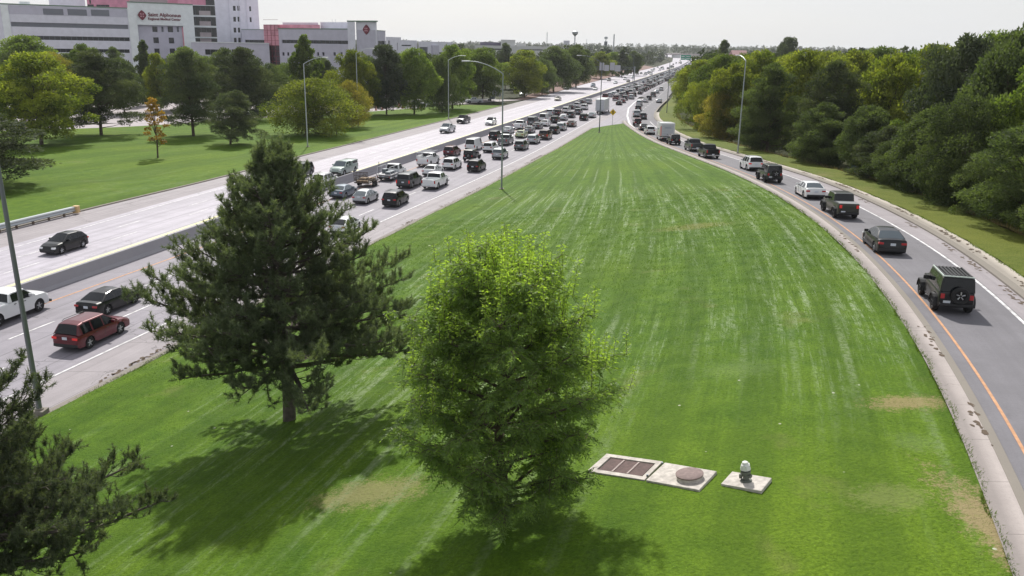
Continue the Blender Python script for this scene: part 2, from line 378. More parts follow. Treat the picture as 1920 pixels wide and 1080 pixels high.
# east-bound carriageway, shoulder, kerb
ribbon('road', FARY, xb, f_off(sol, .15), 4, roadz(.0), m_eb)
SY = yr(5, 240, 3.)
def sh_out(y):
    return float(cE(y)) if y < 196 else 0
def gore_out(y): return float(wr(y))-4.4 if y > 206 else float(xg(y))+1.0
ribbon('road_shoulder', SY[:], f_off(sol, .13), lambda y: float(cE(y)) if y < 200 else min(float(cE(y))+(y-200)*.3, gore_out(y)), 3, roadz(.004), m_shl)
strip3d('kerb', yr(5, 196, 2.), cE, 0, .5, lambda y: 0., .13, m_kerb)
ribbon('gore_pavement', yr(195, 320, 3.), lambda y: float(cE(y))-.2 if y < 240 else float(sol(y))-.1, lambda y: gore_out(y)+(.3 if y < 206 else 0), 6, lambda x, y: .02+zr(y)*min(1., max(0., (x-float(cE(min(y,240.))))/max(1., gore_out(y)-float(cE(min(y,240.)))))), m_eb)
# ramp and merge lanes
rampz = lambda h: (lambda x, y: (zr(y) if y < 300 else roadz(0)(x, y))+h)
ribbon('ramp', yr(5, 330, 1.5)+yr(340, 1300, 12.)+yr(1320, 2500, 30.), lambda y: float(xg(y))+1.15 if y < 206 else (max(float(wr(y))-4.6, float(sol(y))+.1) if y < 330 else float(sol(y))+.1), cR, 5, rampz(.012), m_ramp)
apron = ribbon('ramp_apron', yr(5, 215, 1.), f_off(xg, -.02), f_off(xg, .85), 2, lambda x, y: zr(y)+.14, m_apron)
strip3d('ramp_kerb', yr(5, 215, 1.), f_off(xg, .85), 0, .32, zr, .15, m_kerb)
ribbon('ramp_shoulder', yr(5, 200, 1.), f_off(wr, .12), cR, 2, rampz(.018), m_shl)
strip3d('ramp_outer_kerb', yr(5, 330, 2.), cR, 0, .5, zr, .14, m_kerb)
ribbon('ramp_outer_apron', yr(5, 250, 2.), f_off(cR, .5), f_off(cR, 1.5), 2, lambda x, y: zr(y)+.13, m_kerb)
ribbon('verge', yr(5, 420, 2.), f_off(cR, 1.48), f_off(cR, 6.2), 8, lambda x, y: zr(y)+.15+.06*sin(y*.8+x), m_verge)
ribbon('embankment', yr(5, 420, 3.), f_off(cR, 6.2), f_off(cR, 20), 10, lambda x, y: max(zr(y)+.15-(x-cR(y)-6.2)*.5, -.55)+.12*sin(x*2)*sin(y*1.1), m_wild)
# west-bound carriageway
ribbon('far_road', FARY, wbL, xb, 5, roadz(.0), m_wb)
ribbon('far_road_shoulder', yr(5, 300, 3.), wbL, lambda y: float(xb(y))-.3-13.1*1.04, 2, roadz(.005), m_shl)
strip3d('far_kerb', yr(5, 268, 3.), wbL, -.35, 0, lambda y: 0., .13, m_kerb)
# left lawn and frontage road
FP = [(180, 241), (304, 235.5), (456, 223.5), (700, 209), (778, 203.3), (900, 192.8), (950, 189.5)]
FX = [gp(px, py)[:2] for px, py in FP]
fe = curve([(120, -190)]+[(p[1], p[0]) for p in FX], 3)
FEY1 = FX[-1][1]
ribbon('lawn_west', yr(5, 268, 3.), lambda y: -260. if y < 110 else min(float(fe(y)), float(wbL(y))-.36), f_off(wbL, -.35), 30,
       lambda x, y: .10+.08*sin(x*.05+1)*sin(y*.06)*min(1, abs(x-wbL(y))/20.), m_field)
ribbon('frontage_road', yr(120, 300, 3.), lambda y: float(fe(y))-13, lambda y: float(fe(y)) if y < FEY1 else min(float(wbL(y))+.2, float(fe(y))+.2), 4, lambda x, y: .03, m_lot)
b = MB(); b.quad((-330, 190, -.02), (-60, 190, -.02), (-20, 330, -.02), (-330, 330, -.02)); o = b.build('parking_lot', m_lot); tag(o, kind='structure')

m_soil = concrete_mat('bare_soil', (.26, .17, .15), joint=None, streaks=.1, rough=.95)
ribbon('soil_bank', yr(300, 900, 10.), lambda y: float(wbL(y))-4-7*min(1, (y-300)/120.), f_off(wbL, -.4), 4, lambda x, y: .02+max(0, float(wbL(y))-x-2)*.16*min(1, (y-300)/120.), m_soil)
# markings
b = MB(); mz = roadz(.012)
line_strip(b, sol, 5, 330, .16, mz)
for k, nm in ((1, 1), (2, 2)):
    f = lambda y, k=k: float(xb(y))*(1-0)+(float(sol(y))-float(xb(y))-min(3.6, max(2., (y-50)*.03+2.1)))*k/3+min(3.6, max(2., (y-50)*.03+2.1))
    y = 8.+4*k
    while y < 1000:
        line_strip(b, f, y, y+3.6, .15, mz); y += 12.2
tag(b.build('lane_markings', m_white), kind='structure')
lane_in = lambda y: float(xb(y))+min(3.6, max(2., (y-50)*.03+2.1))
b = MB(); line_strip(b, lane_in, 5, 700, .16, mz); tag(b.build('left_edge_line', m_orange), kind='structure')
b = MB(); WBW = 3.75
for k in (1, 2):
    y = 61.-12.2*4+[0, 2.6, 7.8][k]
    while y < 1000:
        line_strip(b, f_off(xb, -3.7-3.05*k-.05), y, y+3.6, .15, mz); y += 12.2
line_strip(b, f_off(xb, -12.95), 5, 1000, .16, mz)
tag(b.build('far_lane_markings', m_white), kind='structure')
b = MB(); line_strip(b, f_off(xb, -3.55), 5, 900, .42, mz); tag(b.build('far_yellow_edge_line', m_yellow), kind='structure')
b = MB(); line_strip(b, wr, 5, 215, .17, rampz(.024), 1.)
gl = lambda y: float(wr(y))-4.1
line_strip(b, lambda y: float(np.interp(y, [186, 206, 235, 266, 294, 320], [26.3, 27.5, 30.6, 34.9, 40.3, 46.2])), 186, 315, .45, rampz(.024))
y = 225.
while y < 600:
    line_strip(b, f_off(cR, -3.9), y, y+3.6, .15, rampz(.024)); y += 9
tag(b.build('ramp_markings', m_white), kind='structure')
b = MB(); line_strip(b, f_off(xg, 1.85), 5, 192, .12, rampz(.024), 1.); tag(b.build('ramp_orange_line', m_orange), kind='structure')

# leaf litter gathered along the kerbs
m_litter = pmat('leaf_litter', (.10, .07, .045), .9)
b = MB(); R = random.Random(5)
for f, ya, yb, zf, off, n in ((cE, 30, 150, lambda y: .012, -.35, 420), (lambda y: xg(y)+.75, 14, 60, lambda y: zr(y)+.145, 0, 70), (lambda y: cR(y)+.9, 30, 140, lambda y: zr(y)+.145, 0, 420), (lambda y: cR(y)-.3, 30, 120, lambda y: zr(y)+.022, 0, 140)):
    cl = [R.uniform(ya, yb) for _ in range(n//14)]
    for _ in range(n):
        y = R.choice(cl)+R.gauss(0, .9); x = float(f(y))+off+R.gauss(0, .12); z = zf(y)+.008; s = R.uniform(.04, .13); a = R.uniform(0, pi)
        b.poly([(x+s*cos(a+k*2*pi/5)*R.uniform(.6, 1.3), y+s*1.5*sin(a+k*2*pi/5)*R.uniform(.6, 1.3), z) for k in range(5)])
tag(b.build('leaf_litter', m_litter), kind='stuff', label='dead brown leaves and dirt gathered in clumps along the kerbs', cat='leaf litter')

# median barrier with the dark base line
m_bar = concrete_mat('barrier_concrete', (.72, .70, .76), joint=(50, 6.), streaks=.1, rough=.85)
b = MB(); pv = None
prof = [(-.32, 0), (-.32, .08), (-.17, .33), (-.09, 1.08), (-.07, 1.11), (.07, 1.11), (.09, 1.08), (.17, .33), (.32, .08), (.32, 0)]
for y in yr(5, 330, 3.)+yr(340, 1300, 12.):
    x = float(xb(y)); z = roadz(0)(x, y)-.02; cur = [(x+p, y, z+h) for p, h in prof]
    if pv:
        for i in range(9): b.quad(pv[i], cur[i], cur[i+1], pv[i+1])
    pv = cur
o = b.build('median_barrier', m_bar, smooth=30); tag(o, 'long dark grey concrete median barrier dividing the two freeway directions', 'barrier')

# ================================================================ STREET FURNITURE
m_galv = pmat('galvanised_steel', (.42, .45, .47), .45, .6)
m_dkst = pmat('dark_steel', (.13, .15, .17), .5, .5)
m_lum = pmat('luminaire_grey', (.55, .56, .56), .4)
def lamp(px, py, h, arm, adir, label, z=None, mat=None, rt=.075, rb=.115, base=None):
    mat = mat or m_galv
    P = base if base is not None else (on_ground(px, py) if z is None else gp(px, py, z))
    r = empty('street_lamp', (float(P[0]), float(P[1]), float(P[2])))
    tag(r, label, 'street lamp', 'tall freeway street lamps')
    b = MB(); b.tube([(0, 0, -.2), (0, 0, h*.5), (0, 0, h)], [rb, (rb+rt)/2, rt], 10); b.build('pole', mat, r, smooth=40)
    b = MB(); b.box(-.3, .3, -.3, .3, -.3, .16, bev=.02); b.lathe([(.19, .16), (.19, .22), (.13, .26)], 12); b.build('base', m_kerb, r)
    b = MB(); dx, dy = adir; pts = []
    for i in range(9):
        t = i/8.; pts.append((dx*arm*t, dy*arm*t, h-.1+arm*.32*(1-(1-t)**2.0)))
    b.tube(pts, [.06-.025*i/8 for i in range(9)], 8); b.build('arm', mat, r, smooth=40)
    e = pts[-1]; b = MB(); a = atan2(dy, dx)
    b.box(-.1, .85, -.17, .17, -.09, .07, bev=.04); hd = b.build('lamp_head', m_lum, r, smooth=30); hd.location = e; hd.rotation_euler = (0, 0, a)
    return r
lamp(940.5, 355.5, 14.3, 4.4, (-.97, .26), 'tall grey street lamp on the lawn edge with its arm over the queue', mat=pmat('weathered_steel', (.25, .28, .29), .5, .4))
lamp(1123.5, 249, 14.5, 4.6, (-.97, .26), 'tall dark street lamp at the tip of the green triangle by the yellow diamond sign', mat=m_dkst)
lamp(577, 276, 14.3, 3.6, (.97, -.1), 'pale street lamp on the left lawn in front of the round yellow-green shrub trees')
lamp(672, 235, 15.8, 3.4, (.97, -.1), 'pale street lamp rising behind the round yellow-green shrub trees', z=0)
lamp(841, 223, 14.3, 3.6, (.97, -.1), 'thin street lamp beside the far carriageway near the white pickup on the frontage road')
lamp(1383, 288.5, 13.6, 2.4, (-.2, .97), 'bare tall pale lamp post beside the ramp right of the dark pickups')
lamp(1250, 213, 14.3, 4.0, (-.9, .4), 'dark lamp post right of the merge where ramp meets freeway', z=0, mat=m_dkst)
lamp(1186, 160, 14.3, 4.0, (-.9, .4), 'slim lamp post standing on the median barrier in the distance', z=0, mat=m_dkst)
lamp(1026, 161, 14.8, 3.6, (.97, -.1), 'far lamp post standing before the dark evergreens beyond the freeway', z=0)
lamp(1099, 151, 14.3, 3.6, (.97, -.1), 'far lamp post standing beside the overhead sign truss', z=0)
lp = lamp(0, 0, 15.2, 4.0, (-.95, .3), 'close thick grey street lamp post at the left edge behind the corner pine', base=(gp(71, 745, 1.)*np.array([1, 1, 0])+np.array([0, 0, .2])), mat=pmat('near_lamp_steel', (.19, .20, .22), .5, .4), rt=.085, rb=.135); lp.rotation_euler = (0, -.022, 0)

# guard rail at left
m_wood = pmat('rail_post_wood', (.16, .12, .09), .9)
r = empty('guard_rail', tuple(gp(75, 415)))
tag(r, 'low grey steel guard rail with orange end box on the far left shoulder', 'guard rail')
gy0 = 60.; gy1 = float(gp(148, 402)[1])
f_gr = lambda y: float(wbL(y))+.5-.012*(gy1-y)
b = MB(); pv = None
for y in yr(gy0, gy1, 2.):
    x = f_gr(y); cur = [(x+dx-r.location.x, y-r.location.y, z) for dx, z in ((0, .32), (.07, .4), (.0, .55), (.07, .70), (0, .80), (-.35, .80), (-.35, .32))]
    if pv:
        for i in range(6): b.quad(pv[i], cur[i], cur[i+1], pv[i+1])
    pv = cur
b.build('rail', m_galv, r)
y = gy0
while y < gy1:
    b = MB(); x = f_gr(y)-r.location.x; b.box(x-.22, x-.04, y-r.location.y-.08, y-r.location.y+.08, -.1, .74); b.build('post', m_wood, r); y += 2.
b = MB(); x = f_gr(gy1)-r.location.x; b.box(x-.28, x+.28, gy1-r.location.y, gy1-r.location.y+.55, .12, .86, bev=.04)
b.build('end_terminal', pmat('hazard_orange', (.62, .43, .20), .6), r)

# yellow diamond sign in the gore
P = gp(1148, 236, .1)
r = empty('merge_sign', tuple(P), 0.1); tag(r, 'yellow diamond warning sign with black symbol at the gore tip', 'traffic sign')
b = MB(); b.box(-.04, .04, -.03, .03, -.2, 3.9); b.build('post', m_galv, r)
b = MB(); s = .78; zc = 3.15
for yy in (-.03,): b.poly([(0, -.055, zc-s), (s, -.055, zc), (0, -.055, zc+s), (-s, -.055, zc)])
b.poly([(0, -.035, zc-s), (-s, -.035, zc), (0, -.035, zc+s), (s, -.035, zc)])
q = [(0, zc-s), (s, zc), (0, zc+s), (-s, zc)]
for i in range(4):
    a, c_ = q[i], q[(i+1) % 4]; b.quad((a[0], -.055, a[1]), (a[0], -.035, a[1]), (c_[0], -.035, c_[1]), (c_[0], -.055, c_[1]))
b.build('panel', pmat('sign_yellow', (.80, .50, .03), .5), r)
b = MB()
for (x0, x1, a0, a1) in ((-.085, .085, -.45, .22),): b.box(x0, x1, -.062, -.057, zc+a0, zc+a1)
b.poly([(-.2, -.062, zc+.15), (.2, -.062, zc+.15), (0, -.062, zc+.48)])
b.box(.085, .2, -.062, -.057, zc-.2, zc-.1)
b.build('symbol', pmat('sign_black', (.015, .015, .015), .6), r)

# irrigation vault, round manhole slab, hydrant-like valve in the foreground lawn
m_slab = pmat('slab_concrete', (.50, .46, .42), .9, noise=.25, nscale=6, bump=.2)
m_rust = pmat('rusted_plate', (.095, .055, .05), .8, noise=.3, nscale=10, bump=.2)
def quadpx(pts):
    return [on_ground(*p) for p in pts]
Q = quadpx([(1107, 893), (1132, 858), (1238, 874), (1213, 909)])
cen = sum(Q)/4; ex = (Q[3]-Q[0]+Q[2]-Q[1])/2; ey = (Q[1]-Q[0]+Q[2]-Q[3])/2
VL = float(np.linalg.norm(ex)); VW = float(np.linalg.norm(ey)); VA = atan2(ex[1], ex[0])
zz = cen[2]+.09
def tilt(o, loc, ex, ey):
    X_ = Vector(ex).normalized(); Z_ = X_.cross(Vector(ey)).normalized(); Y_ = Z_.cross(X_); m = Matrix((X_, Y_, Z_)).transposed().to_4x4(); o.location = Vector(loc); o.rotation_euler = m.to_euler()
r = empty('utility_vault'); tilt(r, (float(cen[0]), float(cen[1]), float(zz)), ex, ey)
tag(r, 'rectangular concrete vault with three rust-brown steel cover plates in the lawn', 'utility vault')
b = MB(); X, Y = VL/2, VW/2; t = .2
for q_ in ((-X, X, -Y, -Y+t), (-X, X, Y-t, Y), (-X, -X+t*1.2, -Y+t, Y-t), (X-t*.8, X, -Y+t, Y-t)): b.box(q_[0], q_[1], q_[2], q_[3], -.5, .08)
b.build('frame', m_slab, r)
x0 = -X+t*1.2+.02; x1 = X-t*.8-.02; wd = (x1-x0)/3
for i in range(3):
    b = MB(); b.box(x0+i*wd+.02, x0+(i+1)*wd-.03, -Y+t+.03, Y-t-.03, -.1, .05, bev=.01); b.build('cover_plate', m_rust, r)
for i in (1, 2):
    b = MB(); n_ = 10
    for k in range(n_):
        yy = -Y+t+.05+(VW-2*t-.1)*k/n_; b.box(x0+i*wd-.035, x0+i*wd+.025, yy, yy+.07, .05, .075)
    b.build('hinge', pmat('worn_bolt', (.35, .27, .25), .6), r)
Q2 = quadpx([(1214, 911), (1240, 876), (1340, 893), (1314, 930)]); c2 = sum(Q2)/4
e2 = (Q2[3]-Q2[0]+Q2[2]-Q2[1])/2; L2 = float(np.linalg.norm(e2)); A2 = atan2(e2[1], e2[0])
r = empty('manhole_slab'); tilt(r, (float(c2[0]), float(c2[1]), float(c2[2]+.14)), e2, ey)
tag(r, 'pale concrete slab with raised round rusty manhole cover beside the vault', 'manhole')
b = MB(); b.box(-L2/2+.03, L2/2, -VW/2+.02, VW/2-.02, -.5, .05, bev=.015); b.build('slab', m_slab, r)
b = MB(); b.lathe([(.40, .04), (.40, .17), (.38, .18)], 28, c=(L2*.18, -.05, 0)); b.build('ring', m_slab, r, smooth=30)
b = MB(); b.lathe([(.42, .16), (.425, .2), (.39, .22), (0.001, .225)], 28, c=(L2*.18, -.05, 0)); b.build('cover', pmat('rust_cover', (.22, .16, .15), .8, noise=.2), r, smooth=30)
for sx, sy in ((-.9, .7), (-.95, -.5), (.42, .62)):
    b = MB(); b.lathe([(.035, .04), (.035, .1), (.001, .105)], 8, c=(sx, sy*.8, 0)); b.build('bolt', m_dkst, r)
Q3 = quadpx([(1353, 920), (1367, 894), (1440, 902), (1436, 930)]); c3 = sum(Q3)/4; VS = .8
r = empty('valve_stand'); tilt(r, (float(c3[0]), float(c3[1]), float(c3[2]+.14)), e2, ey)
r.scale = (1, 1, .66); tag(r, 'small grey valve with white cap standing on a square concrete pad', 'valve')
b = MB(); b.box(-.62, .62, -.45, .45, -.5, .05, bev=.02); b.build('pad', m_slab, r)
b = MB(); m_v = pmat('valve_grey', (.13, .14, .12), .7, noise=.2)
b.lathe([(.17, .05), (.17, .1), (.09, .12), (.1, .42), (.15, .45), (.15, .55), (.08, .58), (.08, .62)], 14)
b.tube([(-.17, 0, .32), (.17, 0, .32)], .08, 10); b.tube([(-.17, 0, .32), (-.17, 0, .15)], .05, 8)
b.build('valve_body', m_v, r, smooth=35)
b = MB(); b.lathe([(.155, .62), (.15, .7), (.12, .86), (.09, .9), (.09, .97), (.06, 1.0), (.001, 1.0)], 14)
for k in range(6):
    a = k*pi/3; b.box(.1*cos(a)-.015, .1*cos(a)+.04, .13*sin(a)-.02, .13*sin(a)+.02, .64, .86)
b.build('cap', pmat('white_cap', (.72, .72, .70), .5), r, smooth=35)

# ================================================================ VEHICLES
m_glass = pmat('car_glass', (.008, .010, .013), .05, spec=.42)
m_glass2 = pmat('car_glass_pale', (.05, .07, .085), .05, spec=1.)
m_tyre = pmat('tyre', (.018, .018, .019), .85)
m_rim = pmat('alloy_rim', (.50, .51, .53), .3, .7)
m_rimd = pmat('dark_rim', (.06, .06, .065), .4, .5)
m_trim = pmat('black_trim', (.02, .02, .022), .6)
m_tail = pmat('tail_lamp_red', (.42, .012, .015), .2, coat=.6)
m_brake = pmat('brake_lamp_lit', (.55, .02, .02), .2, emit=((1, .05, .04), .15))
m_head = pmat('head_lamp', (.70, .72, .74), .12, spec=.8)
m_plate = pmat('number_plate', (.62, .66, .72), .5)
m_chrome = pmat('chrome', (.6, .6, .6), .15, 1.)
PAINT = dict(white=(.74, .75, .76), silver=(.42, .44, .46), grey=(.13, .14, .15), darkgrey=(.06, .065, .07), black=(.006, .0065, .008), red=(.10, .004, .011), darkred=(.085, .008, .014),
             blue=(.05, .085, .14), slate=(.11, .14, .18), green=(.035, .045, .035), palegreen=(.40, .47, .25), beige=(.38, .34, .27), brown=(.10, .055, .035), silvergreen=(.27, .33, .31), olive=(.03, .033, .026))
def paint(c): return pmat('paint_'+c, PAINT[c], .38, metal=.25 if c in ('silver', 'grey', 'slate', 'blue', 'silvergreen', 'darkgrey', 'red') else 0., coat=.55 if c in ('black', 'olive', 'green', 'darkgrey') else .8, spec=.2)
# type: L, W, H, wheel r, clearance, (rear axle, front axle from rear), deck [(x,z)], greenhouse [(x,z)...4+ points], glass side spans, tumble, bed
T = {}
def deft(n, **k): T[n] = k
deft('sedan', L=4.75, W=1.84, H=1.44, r=.33, cl=.19, ax=(.98, 3.78), deck=[(0, .80), (.12, .98), (.9, 1.0), (1.4, .98), (3.3, .96), (4.2, .80), (4.62, .68), (4.75, .52)],
     gh=[(.55, 1.0), (1.25, 1.36), (1.9, 1.44), (2.6, 1.42), (3.55, .95)], side=[(.95, 1.78), (1.90, 2.62), (2.70, 3.15)], tum=.24)
deft('hatch', L=4.4, W=1.76, H=1.49, r=.32, cl=.18, ax=(.75, 3.45), deck=[(0, .72), (.10, .98), (.6, 1.02), (1.4, .98), (3.2, .95), (3.95, .80), (4.3, .66), (4.4, .5)],
     gh=[(.10, 1.0), (.9, 1.38), (1.9, 1.49), (2.45, 1.45), (3.55, .93)], side=[(.75, 1.5), (1.6, 2.35), (2.45, 3.1)], tum=.24)
deft('compact', L=4.15, W=1.74, H=1.50, r=.32, cl=.18, ax=(.72, 3.28), deck=[(0, .74), (.05, 1.0), (.6, 1.04), (1.4, 1.0), (2.9, .98), (3.6, .88), (4.0, .74), (4.15, .5)],
     gh=[(.10, 1.02), (.48, 1.40), (1.0, 1.49), (2.1, 1.50), (3.05, .98)], side=[(.5, 1.15), (1.25, 1.95), (2.05, 2.62)], tum=.24)
deft('wagon', L=4.80, W=1.84, H=1.66, r=.35, cl=.24, ax=(.98, 3.73), deck=[(0, .80), (.06, 1.02), (.9, 1.04), (3.4, 1.0), (4.2, .90), (4.65, .76), (4.8, .58)],
     gh=[(.10, 1.06), (.42, 1.58), (.9, 1.66), (2.6, 1.64), (3.55, 1.02)], side=[(.52, 1.28), (1.40, 2.25), (2.34, 3.10)], tum=.22, rails=True)
deft('suv', L=4.65, W=1.88, H=1.70, r=.36, cl=.24, ax=(.92, 3.62), deck=[(0, .80), (.05, 1.08), (.9, 1.1), (3.3, 1.06), (4.1, .98), (4.5, .82), (4.65, .6)],
     gh=[(.06, 1.08), (.38, 1.60), (.8, 1.68), (2.5, 1.68), (3.45, 1.06)], side=[(.5, 1.18), (1.3, 2.15), (2.24, 2.98)], tum=.2, rails=True)
deft('bigsuv', L=5.2, W=2.0, H=1.88, r=.40, cl=.28, ax=(1.05, 4.05), deck=[(0, .85), (.04, 1.2), (.9, 1.2), (3.7, 1.16), (4.7, 1.1), (5.1, .92), (5.2, .65)],
     gh=[(.05, 1.2), (.28, 1.8), (.7, 1.87), (3.0, 1.86), (3.85, 1.16)], side=[(.36, 1.3), (1.42, 2.4), (2.5, 3.4)], tum=.17, rails=True)
deft('jeep', L=4.55, W=1.62, H=1.86, r=.42, cl=.36, ax=(.78, 3.75), deck=[(0, 1.05), (.02, 1.14), (2.9, 1.14), (3.0, 1.12), (4.25, 1.06), (4.45, 1.02), (4.5, .7)],
     gh=[(.03, 1.14), (.10, 1.80), (.3, 1.86), (2.45, 1.84), (2.90, 1.14)], side=[(.2, .95), (1.05, 1.78), (1.88, 2.55)], tum=.09, jeep=True)
deft('van', L=5.4, W=2.0, H=2.08, r=.37, cl=.26, ax=(1.1, 4.4), deck=[(0, .85), (.04, 1.15), (.9, 1.15), (4.2, 1.12), (4.8, 1.0), (5.3, .85), (5.4, .6)],
     gh=[(.05, 1.15), (.15, 2.0), (.5, 2.08), (3.8, 2.06), (4.75, 1.05)], side=[(3.2, 3.3), (3.45, 4.3)], tum=.15)
deft('pickup', L=5.7, W=2.0, H=1.88, r=.41, cl=.34, ax=(1.15, 4.65), deck=[(0, 1.1), (.03, 1.30), (2.1, 1.30), (2.12, 1.30), (4.3, 1.25), (5.3, 1.18), (5.6, 1.0), (5.7, .7)],
     gh=[(2.16, 1.30), (2.32, 1.80), (2.6, 1.88), (3.6, 1.87), (4.45, 1.24)], side=[(2.42, 3.10), (3.22, 4.0)], tum=.17, bed=(.08, 2.08, .85))
deft('jeeptruck', L=5.5, W=1.62, H=1.88, r=.43, cl=.38, ax=(1.05, 4.55), deck=[(0, 1.1), (.02, 1.26), (1.6, 1.26), (3.75, 1.20), (5.15, 1.12), (5.4, 1.05), (5.5, .7)],
     gh=[(1.62, 1.24), (1.70, 1.82), (1.95, 1.88), (3.3, 1.86), (3.75, 1.18)], side=[(1.78, 2.5), (2.62, 3.4)], tum=.09, bed=(.08, 1.56, 1.18), jeep=True)
deft('shortcab', L=6.4, W=2.0, H=1.95, r=.41, cl=.34, ax=(1.25, 4.85), deck=[(0, .62), (3.2, .62), (3.22, 1.30), (4.6, 1.28), (5.9, 1.2), (6.25, 1.0), (6.4, .7)],
     gh=[(3.26, 1.28), (3.36, 1.88), (3.6, 1.95), (4.2, 1.94), (4.95, 1.26)], side=[(3.5, 4.55)], tum=.17)
deft('boxcab', L=7.6, W=2.1, H=2.3, r=.42, cl=.42, ax=(1.7, 6.1), deck=[(0, .75), (5.0, .75), (5.02, 1.40), (6.4, 1.35), (7.1, 1.2), (7.5, .95), (7.6, .7)],
     gh=[(5.05, 1.38), (5.1, 2.2), (5.3, 2.3), (5.9, 2.28), (6.75, 1.3)], side=[(5.5, 6.2)], tum=.15)

deft('semi', L=13.5, W=2.1, H=4.0, r=.48, cl=.5, ax=(1.6, 12.0), deck=[(0, .9), (9.9, .9), (9.92, 1.7), (11.9, 1.6), (12.9, 1.45), (13.4, 1.1), (13.5, .8)],
     gh=[(9.95, 1.7), (10.0, 2.9), (10.3, 3.1), (11.3, 2.9), (12.1, 1.6)], side=[(10.6, 11.5)], tum=.12)
def build_vehicle(kind, color, detail=2, brake=False, opts=()):
    t = T[kind]; L = t['L']; Wd = t['W']; cl = t['cl']; r = t['r']; ax = t['ax']; tum = t['tum']; jeep = t.get('jeep'); bed = t.get('bed')
    pm = paint(color); body_p = pm
    names = dict(sedan='sedan', hatch='hatchback', compact='hatchback', wagon='station_wagon', suv='suv_car', bigsuv='large_suv', jeep='boxy_offroader', van='passenger_van', pickup='pickup_truck', jeeptruck='offroad_pickup', shortcab='work_truck', boxcab='box_truck', semi='box_truck')
    root = empty(names[kind])
    dk = lambda x: float(np.interp(x, [p[0] for p in t['deck']], [p[1] for p in t['deck']]))
    gh = lambda x: float(np.interp(x, [p[0] for p in t['gh']], [p[1] for p in t['gh']]))
    g0, g1 = t['gh'][0][0], t['gh'][-1][0]; xr1 = t['gh'][1][0]; xr2 = t['gh'][-2][0]; ztop = max(p[1] for p in t['gh'])
    def hw(x):
        u = (x-L/2)/(L/2); k = (.10 if u > 0 else .07) if not jeep else .015
        h = Wd/2*(1-k*abs(u)**5-(.05*max(0, u)**2 if not jeep else 0))
        if jeep and x > g1+.1: h *= 1-.20*min(1, (x-g1-.1)/.9)-.05
        return h
    # --- body loft
    xs = set([0, .04, .12, L-.04, L-.14, L]+[p[0] for p in t['deck']]+list(np.arange(.3, L-.2, .32 if detail > 1 else .6)))
    for a in ax:
        for k in range(-6, 7) if detail > 1 else (-6, -4, -2, 0, 2, 4, 6): xs.add(round(a+(r+.06)*sin(k*pi/12), 4))
        xs.add(a-r-.065); xs.add(a+r+.065)
    if bed: xs |= {bed[0]-.01, bed[0]+.01, bed[1]-.01, bed[1]+.01}
    xs = sorted(x for x in xs if 0 <= x <= L); ys_ = [xs[0]]
    for x in xs[1:]:
        if x-ys_[-1] > .008: ys_.append(x)
    xs = ys_
    b = MB(); rows = []
    for x in xs:
        h = hw(x); zd = dk(x); zb = cl
        e = min(x, L-x); c_ = 0.
        if e < .12: c_ = (1-e/.12)
        h -= .05*c_**2
        if e < .05: zd -= .04*(1-e/.05)
        zb += (.10*c_)
        za = zb; R_ = r+.06
        for a in ax:
            if abs(x-a) < R_: za = max(za, r+sqrt(max(0, R_**2-(x-a)**2)))
        za = min(za, zd-.12); zm = max(za+.03, cl+.40 if not jeep else cl+.3); zm = min(zm, zd-.06)
        zt = max(zm+.02, zd-.17)
        inb = bed and bed[0] < x < bed[1]
        if inb: s = [(0, zb), (h*.84, zb), (h*.86, za), (h*.985, za+.03), (h, zm), (h*.992, zt), (h*.97, zd-.02), (h*.95, zd), (h*.87, zd), (h*.86, bed[2]), (0, bed[2])]
        elif jeep: s = [(0, zb), (h*.84, zb), (h*.9, za), (h*.99, za+.02), (h, zm), (h*.99, zt), (h*.98, zd-.04), (h*.95, zd-.01), (h*.85, zd), (h*.5, zd+.015), (0, zd+.02)]
        else: s = [(0, zb), (h*.84, zb), (h*.86, za), (h*.975, za+.03), (h, zm), (h*.985, zt), (h*.95, zd-.05), (h*.88, zd-.005), (h*.72, zd+.015), (h*.4, zd+.03), (0, zd+.035)]
        rows.append((x, s))
    n = 11
    for sgn in (1, -1):
        k0 = len(b.v)
        for x, s in rows: b.v += [(sgn*p, x-L/2, z) for p, z in s]
        for i in range(len(rows)-1):
            for j in range(n-1):
                a = k0+i*n+j; q = (a, a+n, a+n+1, a+1) if sgn > 0 else (a, a+1, a+n+1, a+n); b.f.append(q); b.m.append(0 if j > 2 else 1)
        for i in (0, len(rows)-1):
            f = tuple(k0+i*n+j for j in range(n)); b.f.append(f if (i == 0) == (sgn > 0) else f[::-1]); b.m.append(0)
    # --- greenhouse loft
    gx_ = set([p[0] for p in t['gh']]+[v for s in t['side'] for v in s]+list(np.linspace(g0, g1, 12 if detail > 1 else 7)))
    if detail > 1: gx_ |= {xr1-.04, xr2+.05}
    gx_ = sorted(gx_); tmp = [gx_[0]]
    for x in gx_[1:]:
        if x-tmp[-1] > .03: tmp.append(x)
        elif x in (g1,): tmp[-1] = x
    gx_ = tmp; gr = []
    for x in gx_:
        zr_ = gh(x); zb = dk(x)-.01; zr_ = max(zr_, zb+.012); h0 = hw(x)*.955 if not jeep else hw(min(x, g1))*.98
        zg = max(zb+.004, zr_-.085); k = tum/(ztop-1.05)
        w1 = h0-(zg-zb)*k; w2 = h0-(zr_-.03-zb)*k*1.05 if zr_-.03 > zb else h0; w2 = min(w2, w1)
        crn = .035 if not jeep else .015
        gr.append((x, [(h0, zb), (w1, zg), (w2, max(zr_-.02, zg+.003)), (w2*.90, zr_+.004), (w2*.5, zr_+crn*.7), (0, zr_+crn)]))
    glassS = {1: MB(), -1: MB()}; ws = MB(); rw = MB()
    pa = .055
